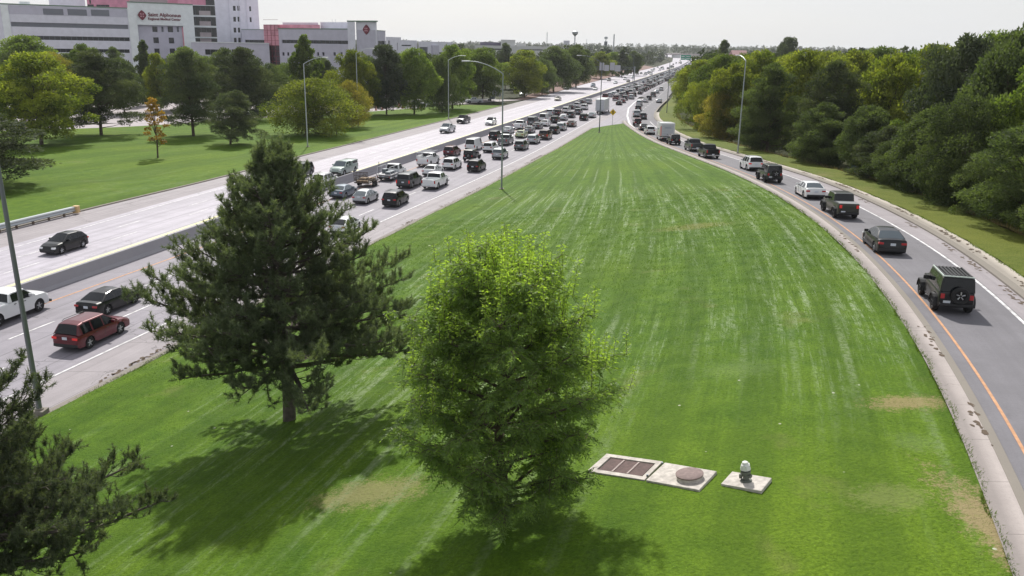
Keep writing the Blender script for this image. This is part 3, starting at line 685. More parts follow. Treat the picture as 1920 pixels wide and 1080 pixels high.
    for i in range(len(gr)-1):
        xm = (gr[i][0]+gr[i+1][0])/2
        for sgn in (1, -1):
            for j in range(5):
                p = [gr[i][1][j], gr[i+1][1][j], gr[i+1][1][j+1], gr[i][1][j+1]]; xx = [gr[i][0], gr[i+1][0], gr[i+1][0], gr[i][0]]
                v = [(sgn*a, x-L/2, z) for (a, z), x in zip(p, xx)]
                if sgn < 0: v = v[::-1]
                if j == 0 and any(s[0]-1e-6 <= xm <= s[1]+1e-6 for s in t['side']): glassS[sgn].quad(*v)
                elif j >= 3 and xm > xr2 and xm < g1: ws.quad(*v)
                elif j >= 3 and xm < xr1 and not (kind in ('shortcab', 'boxcab') and False): rw.quad(*v)
                else: b.quad(*v, mi=(2 if jeep and ('softblack' in opts) else 0))
    mats = [body_p, m_trim, m_trim]
    bo = b.build('body', mats, root, smooth=38)
    gl = m_glass if color not in ('slate', 'blue', 'silver', 'silvergreen') else m_glass2
    if ws.v: ws.build('windshield', m_glass2 if 'paleglass' in opts else gl, root, smooth=60)
    if rw.v: rw.build('rear_window', m_glass2 if 'paleglass' in opts else gl, root, smooth=60)
    for sgn in (1, -1):
        if glassS[sgn].v: glassS[sgn].build('side_window', gl, root, smooth=60)
    # --- wheels
    fw = .10 if jeep else 0.
    for a in ax:
        for sgn in (1, -1):
            b = MB(); wdt = .24 if not jeep else .28; nn = 20 if detail > 1 else 10
            prof = [(r*.62, -wdt/2+.02), (r*.93, -wdt/2), (r, -wdt/2+.04), (r, wdt/2-.04), (r*.93, wdt/2), (r*.62, wdt/2-.02)]
            b.lathe(prof, nn, 'x')
            xw = sgn*(hw(a if not jeep else .8)-wdt/2-.01+fw)
            if detail < 2: b.lathe([(r*.62, sgn*(wdt/2-.03)), (.001, sgn*(wdt/2-.03))], nn, 'x', mi=1)
            wo_ = b.build('wheel', [m_tyre, m_rim], root, smooth=40); wo_.location = (xw, a-L/2, r)
            if detail > 1:
                b = MB(); hx = sgn*(wdt/2-.03)
                b.lathe([(r*.64, hx), (r*.58, hx-.0), (r*.55, hx-sgn*.05), (.001, hx-sgn*.05)], nn, 'x', mi=1)
                for k in range(5):
                    an = k*2*pi/5+.3; b.tube([(hx-sgn*.02, .04*cos(an), .04*sin(an)), (hx-sgn*.015, r*.6*cos(an), r*.6*sin(an))], [.045, .03], 5)
                b.lathe([(.06, hx-sgn*.03), (.05, hx), (.001, hx)], 8, 'x')
                b.build('rim', [m_rimd if (jeep or color == 'black' and kind == 'bigsuv') else m_rim, m_rimd], wo_)
    # --- lamps, plate, bumpers, mirrors
    zt = dk(.1); hr = hw(.05)
    for sgn in (1, -1):
        b = MB()
        if jeep: b.box(sgn*hr*.80-.09, sgn*hr*.80+.09, -L/2-.05, -L/2+.02, zt-.34, zt-.1, bev=.01)
        elif kind in ('pickup', 'van', 'bigsuv'): b.box(sgn*hr*.90-.09, sgn*hr*.90+.07, -L/2-.015, -L/2+.10, zt-.48, zt-.1, bev=.015)
        elif kind in ('boxcab', 'shortcab', 'semi'): b.box(sgn*.85-.09, sgn*.85+.09, -L/2-.03, -L/2, .55, .68)
        else: b.box(sgn*hr*.80-.20, sgn*hr*.80+.13, -L/2-.012, -L/2+.16, zt-.25, zt-.11, bev=.02)
        b.build('tail_light', m_brake if brake else m_tail, root)
        if detail > 0:
            b = MB(); zf = dk(L-.15); hf = hw(L-.1)
            if jeep: b.lathe([(.001, .03), (.09, .02), (.1, -.02)], 12, 'y', (sgn*hf*.62, L/2+.0, zf-.16))
            else: b.box(sgn*hf*.76-.2, sgn*hf*.76+.12, L/2-.26, L/2-.02, zf-.2, zf-.04, bev=.03)
            b.build('headlight', m_head, root)
    if detail > 0:
        b = MB(); zp = .85 if kind in ('sedan', 'hatch', 'wagon', 'suv', 'bigsuv', 'van') else .62
        if kind == 'sedan': zp = .72
        px_ = -.42 if jeep else 0
        b.box(px_-.16, px_+.16, -L/2-.025, -L/2-.002, zp-.08, zp+.08); b.build('number_plate', m_plate, root)
        b = MB(); b.box(-hr*.94, hr*.94, -L/2-(.10 if (jeep or kind in ('pickup', 'shortcab')) else .03), -L/2+.1, cl+.08, cl+(.22 if jeep or kind in ('pickup',) else .26), bev=.03)
        b.build('rear_bumper', m_chrome if kind == 'pickup' else m_trim, root)
        b = MB(); hf = hw(L-.05); b.box(-hf*.55, hf*.55, L/2-.03, L/2+.012, cl+.22, dk(L)-.03 if not jeep else 1.0, bev=.015)
        if jeep or kind == 'pickup': b.box(-hf*1.05, hf*1.05, L/2-.05, L/2+.12, cl+.05, cl+.22, bev=.02)
        b.build('grille', m_trim, root)
        for sgn in (1, -1):
            b = MB(); xm = t['side'][-1][1]-.12; h = hw(xm)
            s = 1.35 if kind in ('pickup', 'van', 'bigsuv', 'boxcab', 'shortcab') or jeep else 1.
            b.box(min(sgn*h*.93, sgn*(h+.19*s)), max(sgn*h*.93, sgn*(h+.19*s)), xm-L/2-.05, xm-L/2+.05, dk(xm)+.02, dk(xm)+.02+.15*s, bev=.03); b.build('mirror', pm if not jeep else m_trim, root)
    if t.get('rails') and detail > 1:
        for sgn in (1, -1):
            b = MB(); x0, x1 = t['gh'][2][0], xr2-.1; wv = hw(2)*.955-tum*.95
            b.tube([(sgn*wv, x0-L/2-.15, gh(x0)-.02), (sgn*wv, x0-L/2, gh(x0)+.055), (sgn*wv, x1-L/2, gh(x1)+.055), (sgn*wv, x1-L/2+.15, gh(x1)-.02)], .018, 6); b.build('roof_rail', m_trim, root)
    if detail > 1 and not jeep and kind not in ('boxcab', 'shortcab', 'semi'):
        for (s0_, s1_) in t['side'][-2:]:
            xh = s0_+.12; h = hw(xh)
            for sgn in (1, -1): b = MB(); b.box(min(sgn*(h*.985), sgn*(h*.985+.03)), max(sgn*(h*.985), sgn*(h*.985+.03)), xh-L/2-.02, xh-L/2+.16, dk(xh)-.19, dk(xh)-.155); b.build('door_handle', m_trim, root)
        for s_ in [(p[1]+.03) for p in t['side'][:-1]]:
            for sgn in (1, -1):
                h = hw(s_); b = MB(); b.box(min(sgn*(h-.01), sgn*(h+.003)), max(sgn*(h-.01), sgn*(h+.003)), s_-L/2-.008, s_-L/2+.008, cl+.25, dk(s_)-.2); b.build('door_seam', m_trim, root)
    if jeep:
        for a in ax:
            for sgn in (1, -1):
                b = MB(); R_ = r+.09; w0 = hw(.8)-.14 if a > 2.5 else hw(.8)-.02; w1 = Wd/2+.14; k = 9
                P_ = [(a-L/2+R_*cos(pi*(i/(k-1))*1.06-.09), min(r+R_*.92*sin(max(0, pi*(i/(k-1))*1.06-.09))+.02, r+R_*.86)) for i in range(k)]
                for i in range(k-1):
                    (ya, za), (yb_, zb_) = P_[i], P_[i+1]
                    b.quad((sgn*w0, ya, za), (sgn*w1, ya, za), (sgn*w1, yb_, zb_), (sgn*w0, yb_, zb_)); b.quad((sgn*w0, ya, za-.06), (sgn*w0, yb_, zb_-.06), (sgn*w1, yb_, zb_-.06), (sgn*w1, ya, za-.06)); b.quad((sgn*w1, ya, za-.06), (sgn*w1, yb_, zb_-.06), (sgn*w1, yb_, zb_), (sgn*w1, ya, za))
                b.build('fender', m_trim, root)
        if not bed:
            b = MB(); b.lathe([(.001, -.02), (.22, -.02), (.25, -.12), (.37, -.13), (.40, -.09), (.40, .08), (.36, .11)], 22, 'y', (.10, -L/2-.15, 1.02)); sp = b.build('spare_wheel', m_tyre, root, smooth=40)
            b = MB()
            for k in range(5):
                a = k*2*pi/5+pi/2; b.tube([(.10+.05*cos(a), -L/2-.25, 1.02+.05*sin(a)), (.10+.2*cos(a), -L/2-.25, 1.02+.2*sin(a))], [.022, .034], 5)
            b.build('rim', m_rim, sp)
        if 'slats' in opts:
            b = MB(); hwr = hw(1.5)*.98-tum*.9
            for k in range(8):
                x = -hwr*.84+k*hwr*1.68/7; b.box(x-.035, x+.035, .35-L/2, 2.35-L/2, 1.86, 1.905, bev=.008)
            b.build('roof_rack', m_trim, root)
            b = MB(); b.box(-hwr*.97, hwr*.97, .14-L/2, .2-L/2, 1.85, 1.9); b.box(-hwr*.97, -hwr*.9, .2-L/2, 2.5-L/2, 1.85, 1.90); b.build('roof_frame', pmat('pale_frame', (.55, .62, .58), .4), root)
    if 'tonneau' in opts:
        b = MB(); b.box(-hw(1)*.86, hw(1)*.86, bed[0]-L/2, bed[1]-L/2, 1.25, 1.285, bev=.01); b.build('bed_cover', pmat('grey_cover', (.20, .21, .22), .6), root)
    if 'topper' in opts:
        b = MB(); h = hw(1)*.93; b.box(-h, h, -L/2+.03, 2.14-L/2, 1.28, 1.84, bev=.07); tp = b.build('bed_topper', pm, root, smooth=40)
        b = MB(); b.box(-h-.006, -h+.02, -L/2+.35, 1.9-L/2, 1.40, 1.70); b.box(h-.02, h+.006, -L/2+.35, 1.9-L/2, 1.40, 1.70); b.box(-h*.8, h*.8, -L/2+.022, -L/2+.05, 1.40, 1.72); b.build('topper_window', m_glass, tp)
    if 'rack' in opts:                             # ladder rack over the bed
        b = MB(); h = Wd/2-.06; z1 = 2.12
        for x in (.15, 1.1, 2.05): b.tube([(-h, x-L/2, 1.25), (-h+.05, x-L/2, z1), (h-.05, x-L/2, z1), (h, x-L/2, 1.25)], .03, 6)
        for sx in (-h+.05, h-.05): b.tube([(sx, .0-L/2, z1), (sx, 4.6-L/2, z1)], .03, 6)
        for x in (2.9, 3.7): b.tube([(-h+.05, x-L/2, z1), (h-.05, x-L/2, z1)], .025, 6)
        b.build('ladder_rack', pmat('rack_white', (.62, .63, .65), .4), root)
        b = MB(); b.box(-h, -h+.4, .1-L/2, 2.0-L/2, 1.28, 1.62, bev=.02); b.box(h-.4, h, .1-L/2, 2.0-L/2, 1.28, 1.62, bev=.02); b.build('tool_box', pm, root)
        b = MB()
        for dx in (-.12, .12): b.tube([(dx, -.1-L/2, z1+.06), (dx, 4.2-L/2, z1+.06)], .02, 5)
        for k in range(13): b.tube([(-.12, .1+k*.33-L/2, z1+.06), (.12, .1+k*.33-L/2, z1+.06)], .013, 5)
        b.build('ladder', m_galv, root)
    if kind == 'shortcab':
        b = MB(); b.box(-1.05, 1.05, -L/2, 3.1-L/2, .78, .92, bev=.02); b.build('flat_bed', pmat('bed_grey', (.45, .45, .46), .5), root)
        b = MB()
        for x in (0.05, 1.5, 2.95):
            for sx in (-1, 1): b.tube([(sx*1.0, x-L/2, .9), (sx*.85, x-L/2+.1, 1.9)], .035, 6)
        b.tube([(-.85, 3.05-L/2, 1.9), (.85, 3.05-L/2, 1.9)], .035, 6); b.tube([(-.85, .15-L/2, 1.9), (-.85, 3.05-L/2, 1.9)], .035, 6); b.tube([(.85, .15-L/2, 1.9), (.85, 3.05-L/2, 1.9)], .035, 6)
        b.build('side_frame', pmat('rack_white', (.62, .63, .65), .4), root)
        b = MB(); b.box(-.7, -.1, 1.2-L/2, 2.0-L/2, .92, 1.5, bev=.04); b.box(.1, .8, .3-L/2, 2.4-L/2, .92, 1.25, bev=.04); b.tube([(-.9, .6-L/2, .9), (-.9, .7-L/2, 2.5)], .05, 8); b.build('work_gear', m_dkst, root)
    if kind in ('boxcab', 'semi'):
        bx = MB(); Hb = 4.05 if 'tall' in opts else 3.3; bl = 5.0 if kind == 'boxcab' else 9.8; bx.box(-1.28, 1.28, -L/2-.1, bl-L/2, .95, Hb, bev=.04); bp = paint('white') if 'tall' not in opts else pmat('box_panel', (.58, .60, .60), .5)
        bb = bx.build('cargo_box', bp, root, smooth=30)
        b = MB(); b.box(-1.06, 1.06, -L/2-.135, -L/2-.1, 1.05, Hb-.22, bev=.01)
        b.build('rear_door', pmat('door_grey', (.52, .54, .58), .5), bb)
        b = MB()
        for k in range(6): b.box(-1.0, 1.0, -L/2-.142, -L/2-.135, 1.1+k*(Hb-1.4)/6, 1.112+k*(Hb-1.4)/6)
        b.box(-.12, .12, -L/2-.16, -L/2-.14, 1.25, 1.32); b.build('door_rib', m_dkst, bb)
        if 'redstripe' in opts:
            b = MB(); b.box(-1.286, -1.281, -L/2-.02, .5-L/2, 1.0, 2.6); b.box(-1.22, -1.1, -L/2-.107, -L/2-.101, 1.0, 2.75); b.build('red_stripe', pmat('stripe_red', (.6, .08, .07), .5), bb)
            b = MB()
            for k in range(7): b.box(-.55+k*.17, -.46+k*.17, -L/2-.150, -L/2-.143, 2.38, 2.52)
            for k in range(5): b.box(-1.287, -1.281, 2.2-L/2+k*.25, 2.36-L/2+k*.25, 2.0, 2.25)
            b.build('lettering', pmat('letter_blue', (.12, .16, .3), .5), bb)
        b = MB(); b.box(-1.1, 1.1, -L/2-.2, -L/2-.05, .45, .60, bev=.02); b.box(-.06, .06, -L/2, 5-L/2, .6, .95); b.build('under_frame', m_trim, root)
    return root
_cache = {}
def vehicle(kind, color, detail=2, brake=False, opts=()):
    k = (kind, color, detail, brake, tuple(opts))
    if k in _cache: return copy_tree(_cache[k])
    _cache[k] = build_vehicle(*k); return _cache[k]
NFIT = 0
def fit(kind, xm, yb, heading_f, zf, flip):
    """ground position whose 3-D box has its image centre at xm and its lowest corner at yb"""
    t = T[kind]; P = gp(xm, yb, zf(40)); 
    for it in range(12):
        P[2] = zf(P[1])
    def boxof(P):
        a = heading_f(P[1])+(pi if flip else 0); c_, s_ = cos(-a), sin(-a); X = []; Yv = []
        for lx in (-t['W']/2, t['W']/2):
            for ly in (-t['L']/2, t['L']/2):
                for lz in (.08, t['H']*.93):
                    p = (P[0]+lx*c_-ly*s_, P[1]+lx*s_+ly*c_, zf(P[1])+lz); u, v = pr(p); X.append(u); Yv.append(v)
        return (min(X)+max(X))/2, max(Yv)
    tx, ty = xm, yb
    for it in range(14):
        u, v = boxof(P); tx += .7*(xm-u); ty += .7*(yb-v)
        z = P[2]
        for _ in range(6): q = gp(tx, max(ty, 100), z); z = zf(q[1])
        P = np.array([q[0], q[1], z])
    return P
def place(kind, color, xm, yb, lane='E', label=None, group=None, detail=2, brake=False, opts=(), cat=None, pitch=True):
    hf = dict(E=lambda y: tan_at(xb, y), W=lambda y: tan_at(xb, y), R=lambda y: tan_at(wr, y), F=lambda y: radians(70), S=lambda y: tan_at(sol, y))[lane]
    zf = (lambda y: zr(y)+.02) if lane == 'R' else (lambda y: .03)
    flip = lane in ('W', 'F')
    P = fit(kind, xm, yb, hf, zf, flip)
    o = vehicle(kind, color, detail, brake, opts); o.location = (float(P[0]), float(P[1]), zf(P[1])); a = hf(P[1])+(pi if flip else 0)
    sl_ = 0.
    if lane == 'R': sl_ = atan2(zr(P[1]+2)-zr(P[1]-2), 4)
    o.rotation_euler = (sl_, 0, -a)
    cats = dict(sedan='sedan', hatch='hatchback', compact='hatchback', wagon='station wagon', suv='suv', bigsuv='large suv', jeep='off-road car', van='van', pickup='pickup truck', jeeptruck='pickup truck', shortcab='work truck', boxcab='box truck', semi='box truck')
    tag(o, label, cat or cats[kind], group); return o, P
G_E = 'vehicles queued on the right carriageway'; G_W = 'vehicles driving on the pale far carriageway'; G_R = 'vehicles queued down the curving ramp'

# nearest vehicles first: kind, colour, image centre x, lowest y, lane, label, options
V = [
 ('pickup', 'white', 6, 622, 'E', 'white crew-cab pickup cut off by the left picture edge, beside the black sedan', {}),
 ('sedan', 'black', 204, 596, 'E', 'black sedan directly behind the red wagon on the near left', {}),
 ('wagon', 'red', 171, 661, 'E', 'dark red station wagon with black roof rails in the lane nearest the lawn', {'brake': True}),
 ('sedan', 'white', 562, 402, 'E', 'white sedan half hidden by the upper right of the big pine', {}),
 ('hatch', 'white', 648, 441, 'E', 'white rounded hatchback emerging right of the big pine, nearest the lawn', {}),
 ('sedan', 'slate', 644, 373, 'E', 'slate blue sedan behind the mesh trailer', {}),
 ('hatch', 'silver', 686, 383, 'E', 'silver hatchback between the slate blue sedan and the black crossover', {'paleglass': 1}),
 ('suv', 'black', 742, 389, 'E', 'black crossover left of and behind the white pickup with open bed', {}),
 ('shortcab', 'white', 735, 340, 'E', 'white flatbed work truck with frame and gear, towing the mesh trailer', {}),
 ('bigsuv', 'darkgrey', 768, 354, 'E', 'dark suv with chrome rear trim between flatbed truck and white pickup', {'brake': True}),
 ('pickup', 'white', 816, 356, 'E', 'white pickup with open black bed nearest the lawn side line', {}),
 ('sedan', 'white', 812, 331, 'E', 'white sedan half hidden behind the white open-bed pickup', {}),
 ('pickup', 'white', 803, 313, 'E', 'white utility pickup carrying a ladder rack along the median barrier', {'rack': 1}),
 ('suv', 'white', 848, 319, 'E', 'white crossover between ladder-rack truck and black square suv', {}),
 ('suv', 'darkred', 848, 294, 'E', 'dark red suv ahead of the ladder-rack truck', {}),
 ('jeep', 'black', 885, 303, 'E', 'black off-roader with spare wheel behind the white van', {}),
 ('suv', 'black', 894, 323, 'E', 'black squared suv left of the tall grey lamp pole, nearest the lawn', {}),
 ('van', 'white', 889, 283, 'E', 'white passenger van with two rear windows by the barrier', {}),
 ('suv', 'white', 920, 286, 'E', 'white suv just left of the tall lamp pole, ahead of the black off-roader', {}),
 ('suv', 'silver', 938, 299, 'E', 'silver suv standing right behind the tall lamp pole', {}),
 ('pickup', 'grey', 948, 273, 'E', 'dark grey pickup crossing behind the tall lamp pole', {}),
 ('suv', 'black', 929, 262, 'E', 'black suv ahead of the white passenger van', {}),
 ('sedan', 'silver', 953, 251, 'E', 'silver sedan by the barrier right after the tall lamp pole', {}),
 ('suv', 'grey', 978, 282, 'E', 'grey suv right of the tall lamp pole, nearest the lawn', {}),
 ('suv', 'silver', 1001, 270, 'E', 'silver suv directly ahead of the grey suv in the lawn-side lane', {}),
 ('sedan', 'palegreen', 978, 259, 'E', 'pale lime sedan in the middle of the jam', {}),
 ('pickup', 'white', 975, 243, 'E', 'white pickup by the barrier above the lime sedan', {}),
 ('sedan', 'grey', 993, 250, 'E', 'grey sedan ahead of the pale lime sedan', {}),
 ('van', 'grey', 1000, 236, 'E', 'grey tall van by the barrier ahead of a white pickup', {}),
 ('bigsuv', 'brown', 1023, 262, 'E', 'dark brown large suv ahead of the silver suv', {'brake': True}),
 ('suv', 'black', 1040, 251, 'E', 'black suv ahead of the dark brown large suv', {}),
 ('suv', 'silver', 1053, 245, 'E', 'silver suv ahead of a black suv, four places behind the big box truck', {}),
 ('sedan', 'brown', 1072, 238, 'E', 'brown sedan ahead of the silver suv, nearest the lawn', {}),
 ('sedan', 'darkgrey', 1008, 242, 'E', 'dark grey sedan left of a white car in mid jam', {}),
 ('sedan', 'white', 1023, 237, 'E', 'white sedan hemmed in between dark cars in mid jam', {}),
 ('van', 'white', 1021, 229, 'E', 'white van ahead of the grey tall van', {}),
 ('suv', 'black', 1041, 231, 'E', 'black suv just ahead of the hemmed-in white sedan', {}),
 ('hatch', 'silver', 1057, 226, 'E', 'silver hatchback in the middle lane below the box truck', {}),
 ('pickup', 'silver', 1034, 218, 'E', 'long silver pickup by the barrier left of the dark red suv', {'topper': 1}),
 ('suv', 'darkred', 1046, 217, 'E', 'dark red suv by the barrier behind the white small suv', {}),
 ('suv', 'white', 1062, 212, 'E', 'white suv by the barrier ahead of a dark red suv', {}),
 ('suv', 'darkgrey', 1071, 221, 'E', 'dark grey suv in the middle lane ahead of the silver hatchback', {}),
 ('suv', 'grey', 1085, 215, 'E', 'grey suv left of the big box truck', {}),
 ('sedan', 'black', 1072, 205, 'E', 'black sedan by the barrier, left rear of the big box truck', {}),
 ('suv', 'white', 1083, 202, 'E', 'white suv by the barrier, left of the box truck top', {}),
 ('suv', 'black', 1095, 226, 'E', 'black suv just left of the dark lamp post, nearest the lawn', {}),
 ('sedan', 'silver', 1110, 221, 'E', 'silver sedan directly behind the big box truck', {}),
 ('suv', 'white', 1096, 206, 'E', 'white suv beside the rear wheels of the big box truck', {}),
 ('sedan', 'black', 1091, 195, 'E', 'black sedan left of the top of the big box truck', {}),
 ('suv', 'silver', 1104, 195, 'E', 'silver suv by the barrier beside the big box truck', {}),
 ('semi', 'silver', 1131, 214, 'E', 'large pale box truck standing in the jam behind the dark lamp post', {'tall': 1}),
 ('sedan', 'black', 1161, 197, 'E', 'black sedan ahead of the big box truck nearest the gore', {}),
 ('sedan', 'red', 1168, 193, 'E', 'red sedan just ahead of the black sedan near the gore', {}),
 ('pickup', 'darkred', 1155, 189, 'E', 'dark red pickup right of the big box truck', {}),
 ('suv', 'darkgrey', 1172, 188, 'E', 'dark grey suv between red pickup and silver suvs near the merge', {}),
 ('suv', 'silver', 1184, 186, 'E', 'silver suv nearest the start of the merge', {}),
 ('van', 'white', 1183, 177, 'E', 'white van ahead of the silver suv near the merge', {}),
 ('suv', 'blue', 1166, 174, 'E', 'small blue suv by the barrier beyond the box truck', {}),
 ('suv', 'silver', 1150, 180, 'E', 'silver suv by the barrier just past the box truck cab', {}),
 ('sedan', 'black', 1200, 177, 'E', 'black sedan alone in the gap before the merge', {}),
 ('suv', 'black', 1207, 172, 'E', 'black suv ahead of the lone black sedan before the merge', {}),
 ('suv', 'silver', 505, 432, 'E', 'silver suv mostly hidden behind the big pine crown', {}),
 ('suv', 'white', 610, 352, 'E', 'white suv by the barrier left of the slate blue sedan, behind the pine edge', {}),
 # west-bound
 ('compact', 'black', 118, 479, 'W', 'black hatchback alone on the pale far carriageway at the left', {}),
 ('pickup', 'silvergreen', 644, 331, 'W', 'grey-green pickup with dark cap driving toward the camera right of the pine', {'topper': 1}),
 ('bigsuv', 'darkgrey', 561, 336, 'W', 'dark grey suv half hidden by the pine top on the pale carriageway', {}),
 ('pickup', 'silver', 839, 250, 'W', 'silver pickup leading the black pickup on the far carriageway', {}),
 ('pickup', 'black', 869, 232, 'W', 'black pickup following the silver pickup on the far carriageway', {}),
 ('suv', 'white', 920, 235, 'W', 'white suv alone in the lane beside the yellow line', {}),
 ('sedan', 'beige', 1046, 189, 'W', 'beige sedan alone in the middle of the far carriageway', {}),
 ('suv', 'white', 1024, 175, 'W', 'white suv near the outer edge ahead of the beige sedan', {}),
 ('suv', 'darkgrey', 1062, 168, 'W', 'dark suv near the outer edge below the dark evergreens', {}),
 ('pickup', 'white', 981, 181, 'W', 'white pickup entering by the end of the left lawn', {}),
 ('suv', 'blue', 1112, 163, 'W', 'blue suv left of the white sedan below the sign truss', {}),
 ('sedan', 'white', 1116, 169, 'W', 'white sedan close behind the blue suv below the sign truss', {}),
 ('suv', 'darkgrey', 1142, 152, 'W', 'dark grey suv on the far carriageway just past the sign truss', {}),
 ('sedan', 'silver', 1154, 157, 'W', 'silver sedan just right of the dark grey suv past the sign truss', {}),
 ('suv', 'white', 1172, 150, 'W', 'white suv ahead of the black sedan near the median lamp post', {}),
 ('sedan', 'black', 1178, 154, 'W', 'black sedan beside the white suv near the median lamp post', {}),
 ('suv', 'silver', 1187, 147, 'W', 'silver suv passing right behind the median lamp post', {}),
 ('suv', 'black', 1195, 140, 'W', 'black suv leftmost of the distant row on the far carriageway', {}),
 ('sedan', 'darkgrey', 1202, 139, 'W', 'dark grey sedan second of the distant row on the far carriageway', {}),
 ('suv', 'white', 1209, 141, 'W', 'white suv third of the distant row on the far carriageway', {}),
 ('pickup', 'white', 1221, 141, 'W', 'white pickup rightmost of the distant row on the far carriageway', {}),
 ('suv', 'silver', 1226, 131, 'W', 'tiny silver suv where the far carriageway bends', {}),
 ('van', 'white', 1240, 130, 'W', 'tiny white van where the far carriageway bends', {}),
 ('sedan', 'grey', 1233, 127, 'W', 'tiny grey sedan farthest out where the far carriageway bends', {}),
 # ramp
 ('jeep', 'black', 1777, 592, 'R', 'large black off-roader with spare wheel and slatted roof, nearest on the ramp', {'slats': 1}),
 ('sedan', 'black', 1659, 480, 'R', 'black sedan on the ramp between off-roader and dark green pickup', {'paleglass': 1}),
 ('jeeptruck', 'olive', 1576, 413, 'R', 'dark green off-road pickup with covered bed on the ramp', {'tonneau': 1, 'brake': 1}),
 ('sedan', 'white', 1519, 375, 'R', 'white sedan on the ramp ahead of the dark green pickup', {'paleglass': 1}),
 ('jeep', 'green', 1443, 344, 'R', 'dark green-black off-roader right behind the white suv on the ramp', {}),
 ('suv', 'white', 1409, 322, 'R', 'white suv with brake lights by the bare lamp post on the ramp', {'brake': 1}),
 ('pickup', 'black', 1329, 299, 'R', 'black pickup ahead of the white suv on the ramp', {}),
 ('pickup', 'darkgrey', 1301, 286, 'R', 'dark grey pickup just ahead of the black pickup on the ramp', {}),
 ('jeep', 'black', 1263, 273, 'R', 'black off-roader tucked behind the white box truck', {}),
 ('boxcab', 'white', 1246, 266, 'R', 'white box truck with red corner stripe on the ramp', {'redstripe': 1, 'brake': 1}),
 ('suv', 'white', 1218, 253, 'R', 'white suv directly ahead of the white box truck', {}),
 ('sedan', 'darkgrey', 1206, 245, 'R', 'dark grey sedan ahead of a white suv at the ramp bend', {}),
 ('jeep', 'red', 1195, 237, 'R', 'red off-roader with spare wheel at the thick white line of the ramp bend', {}),
 ('suv', 'darkgrey', 1206, 224, 'R', 'dark grey suv in the outer ramp lane beside the red off-roader', {}),
 ('bigsuv', 'silver', 1194, 220, 'R', 'silver large suv ahead of the red off-roader', {}),
 ('suv', 'black', 1197, 208, 'R', 'black suv at the merge ahead of the silver large suv', {}),
 ('suv', 'silver', 1199, 198, 'R', 'silver suv at the merge ahead of the black suv', {}),
 ('sedan', 'white', 1210, 192, 'R', 'white sedan entering the freeway from the ramp', {}),
 ('suv', 'black', 1217, 188, 'R', 'black suv beside the white sedan past the merge', {}),
 ('pickup', 'darkgrey', 1225, 182, 'R', 'dark grey pickup past the merge behind a silver sedan', {}),
 ('sedan', 'silver', 1232, 175, 'R', 'silver sedan past the merge ahead of the dark grey pickup', {}),
 ('suv', 'white', 1240, 170, 'R', 'white suv past the merge, farthest one near the yellow-green trees', {}),
 ('sedan', 'silver', 1236, 193, 'R', 'silver sedan alone in the outer merge lane beside the right kerb', {}),
 ('bigsuv', 'black', 1251, 153, 'R', 'black large suv far along the outer merge lane', {}),
]
placed = []
for kind, c_, xm, yb, lane, lab, op in V:
    op = dict(op); br = bool(op.pop('brake', 0)); big = yb > 262 if lane != 'R' else yb > 240
    o, P = place(kind, c_, xm, yb, lane, lab, {'E': G_E, 'W': G_W, 'R': G_R}[lane], 2 if (big or kind in ('boxcab', 'shortcab', 'semi')) else 1, br, tuple(sorted(op)))
    placed.append((P[0], P[1], T[kind]['L'], lane))
# frontage road
place('pickup', 'white', 805, 199.5, 'F', 'white pickup among the orange drums on the frontage road', 'vehicles on the frontage road', 2)
place('pickup', 'silver', 889, 193.5, 'F', 'silver pickup towing a small trailer on the frontage road', 'vehicles on the frontage road', 2)
place('van', 'green', 478, 221, 'F', 'dark green van on the frontage road left of the round shrub trees', 'vehicles on the frontage road', 2)
place('suv', 'white', 452, 222, 'F', 'white suv nose behind the leaning pine on the frontage road', 'vehicles on the frontage road', 1)
# far jam, filled lane by lane up to where the road bends away
R = random.Random(11)
pool = [('suv', 28), ('sedan', 24), ('pickup', 16), ('bigsuv', 8), ('hatch', 8), ('van', 4), ('jeep', 3)]
cols = ['white']*8+['silver']*6+['black']*6+['darkgrey']*5+['grey']*4+['red', 'blue', 'beige', 'slate']
kinds = [k for k, n_ in pool for _ in range(n_)]
nm = dict(sedan='sedan', hatch='hatchback', suv='suv', bigsuv='large suv', jeep='off-roader', van='van', pickup='pickup')
cn = dict(darkgrey='dark grey', slate='slate blue')
cnt = 0
lanes = [(lambda y, k=k: lane_in(y)+((float(sol(y))-lane_in(y))*(k+.5)/3)) for k in range(3)]+[(lambda y: float(sol(y))+(float(cR(y))-float(sol(y)))*.26), (lambda y: float(sol(y))+(float(cR(y))-float(sol(y)))*.72)]
for li, lf in enumerate(lanes):
    y = [312, 306, 318, 480, 520][li]+R.uniform(0, 5)
    while y < (1180 if li < 3 else 900):
        k = R.choice(kinds); c_ = R.choice(cols); L_ = T[k]['L']; y += L_/2
        if not any(ln != 'W' and abs(py-y) < (L_+l2)/2+1 and abs(px_-lf(y)) < 2.2 for px_, py, l2, ln in placed):
            o = vehicle(k, c_, 0); o.location = (lf(y)+R.uniform(-.25, .25), y, roadz(.02)(0, y)); o.rotation_euler = (0, 0, -tan_at(xb, y))
            tag(o, '%s %s in the far jam, %s, %s' % (cn.get(c_, c_), nm[k], ['lane by the barrier', 'second lane', 'middle lane', 'fourth lane', 'outermost lane'][li], 'near the merge' if y < 450 else ('halfway to the bend' if y < 750 else 'close to the bend')), nm[k].replace('off-roader', 'off-road car'), 'tiny vehicles in the far end of the jam'); cnt += 1
        y += L_/2+R.uniform(2.5, 6.5)*(1 if li < 3 else 2)
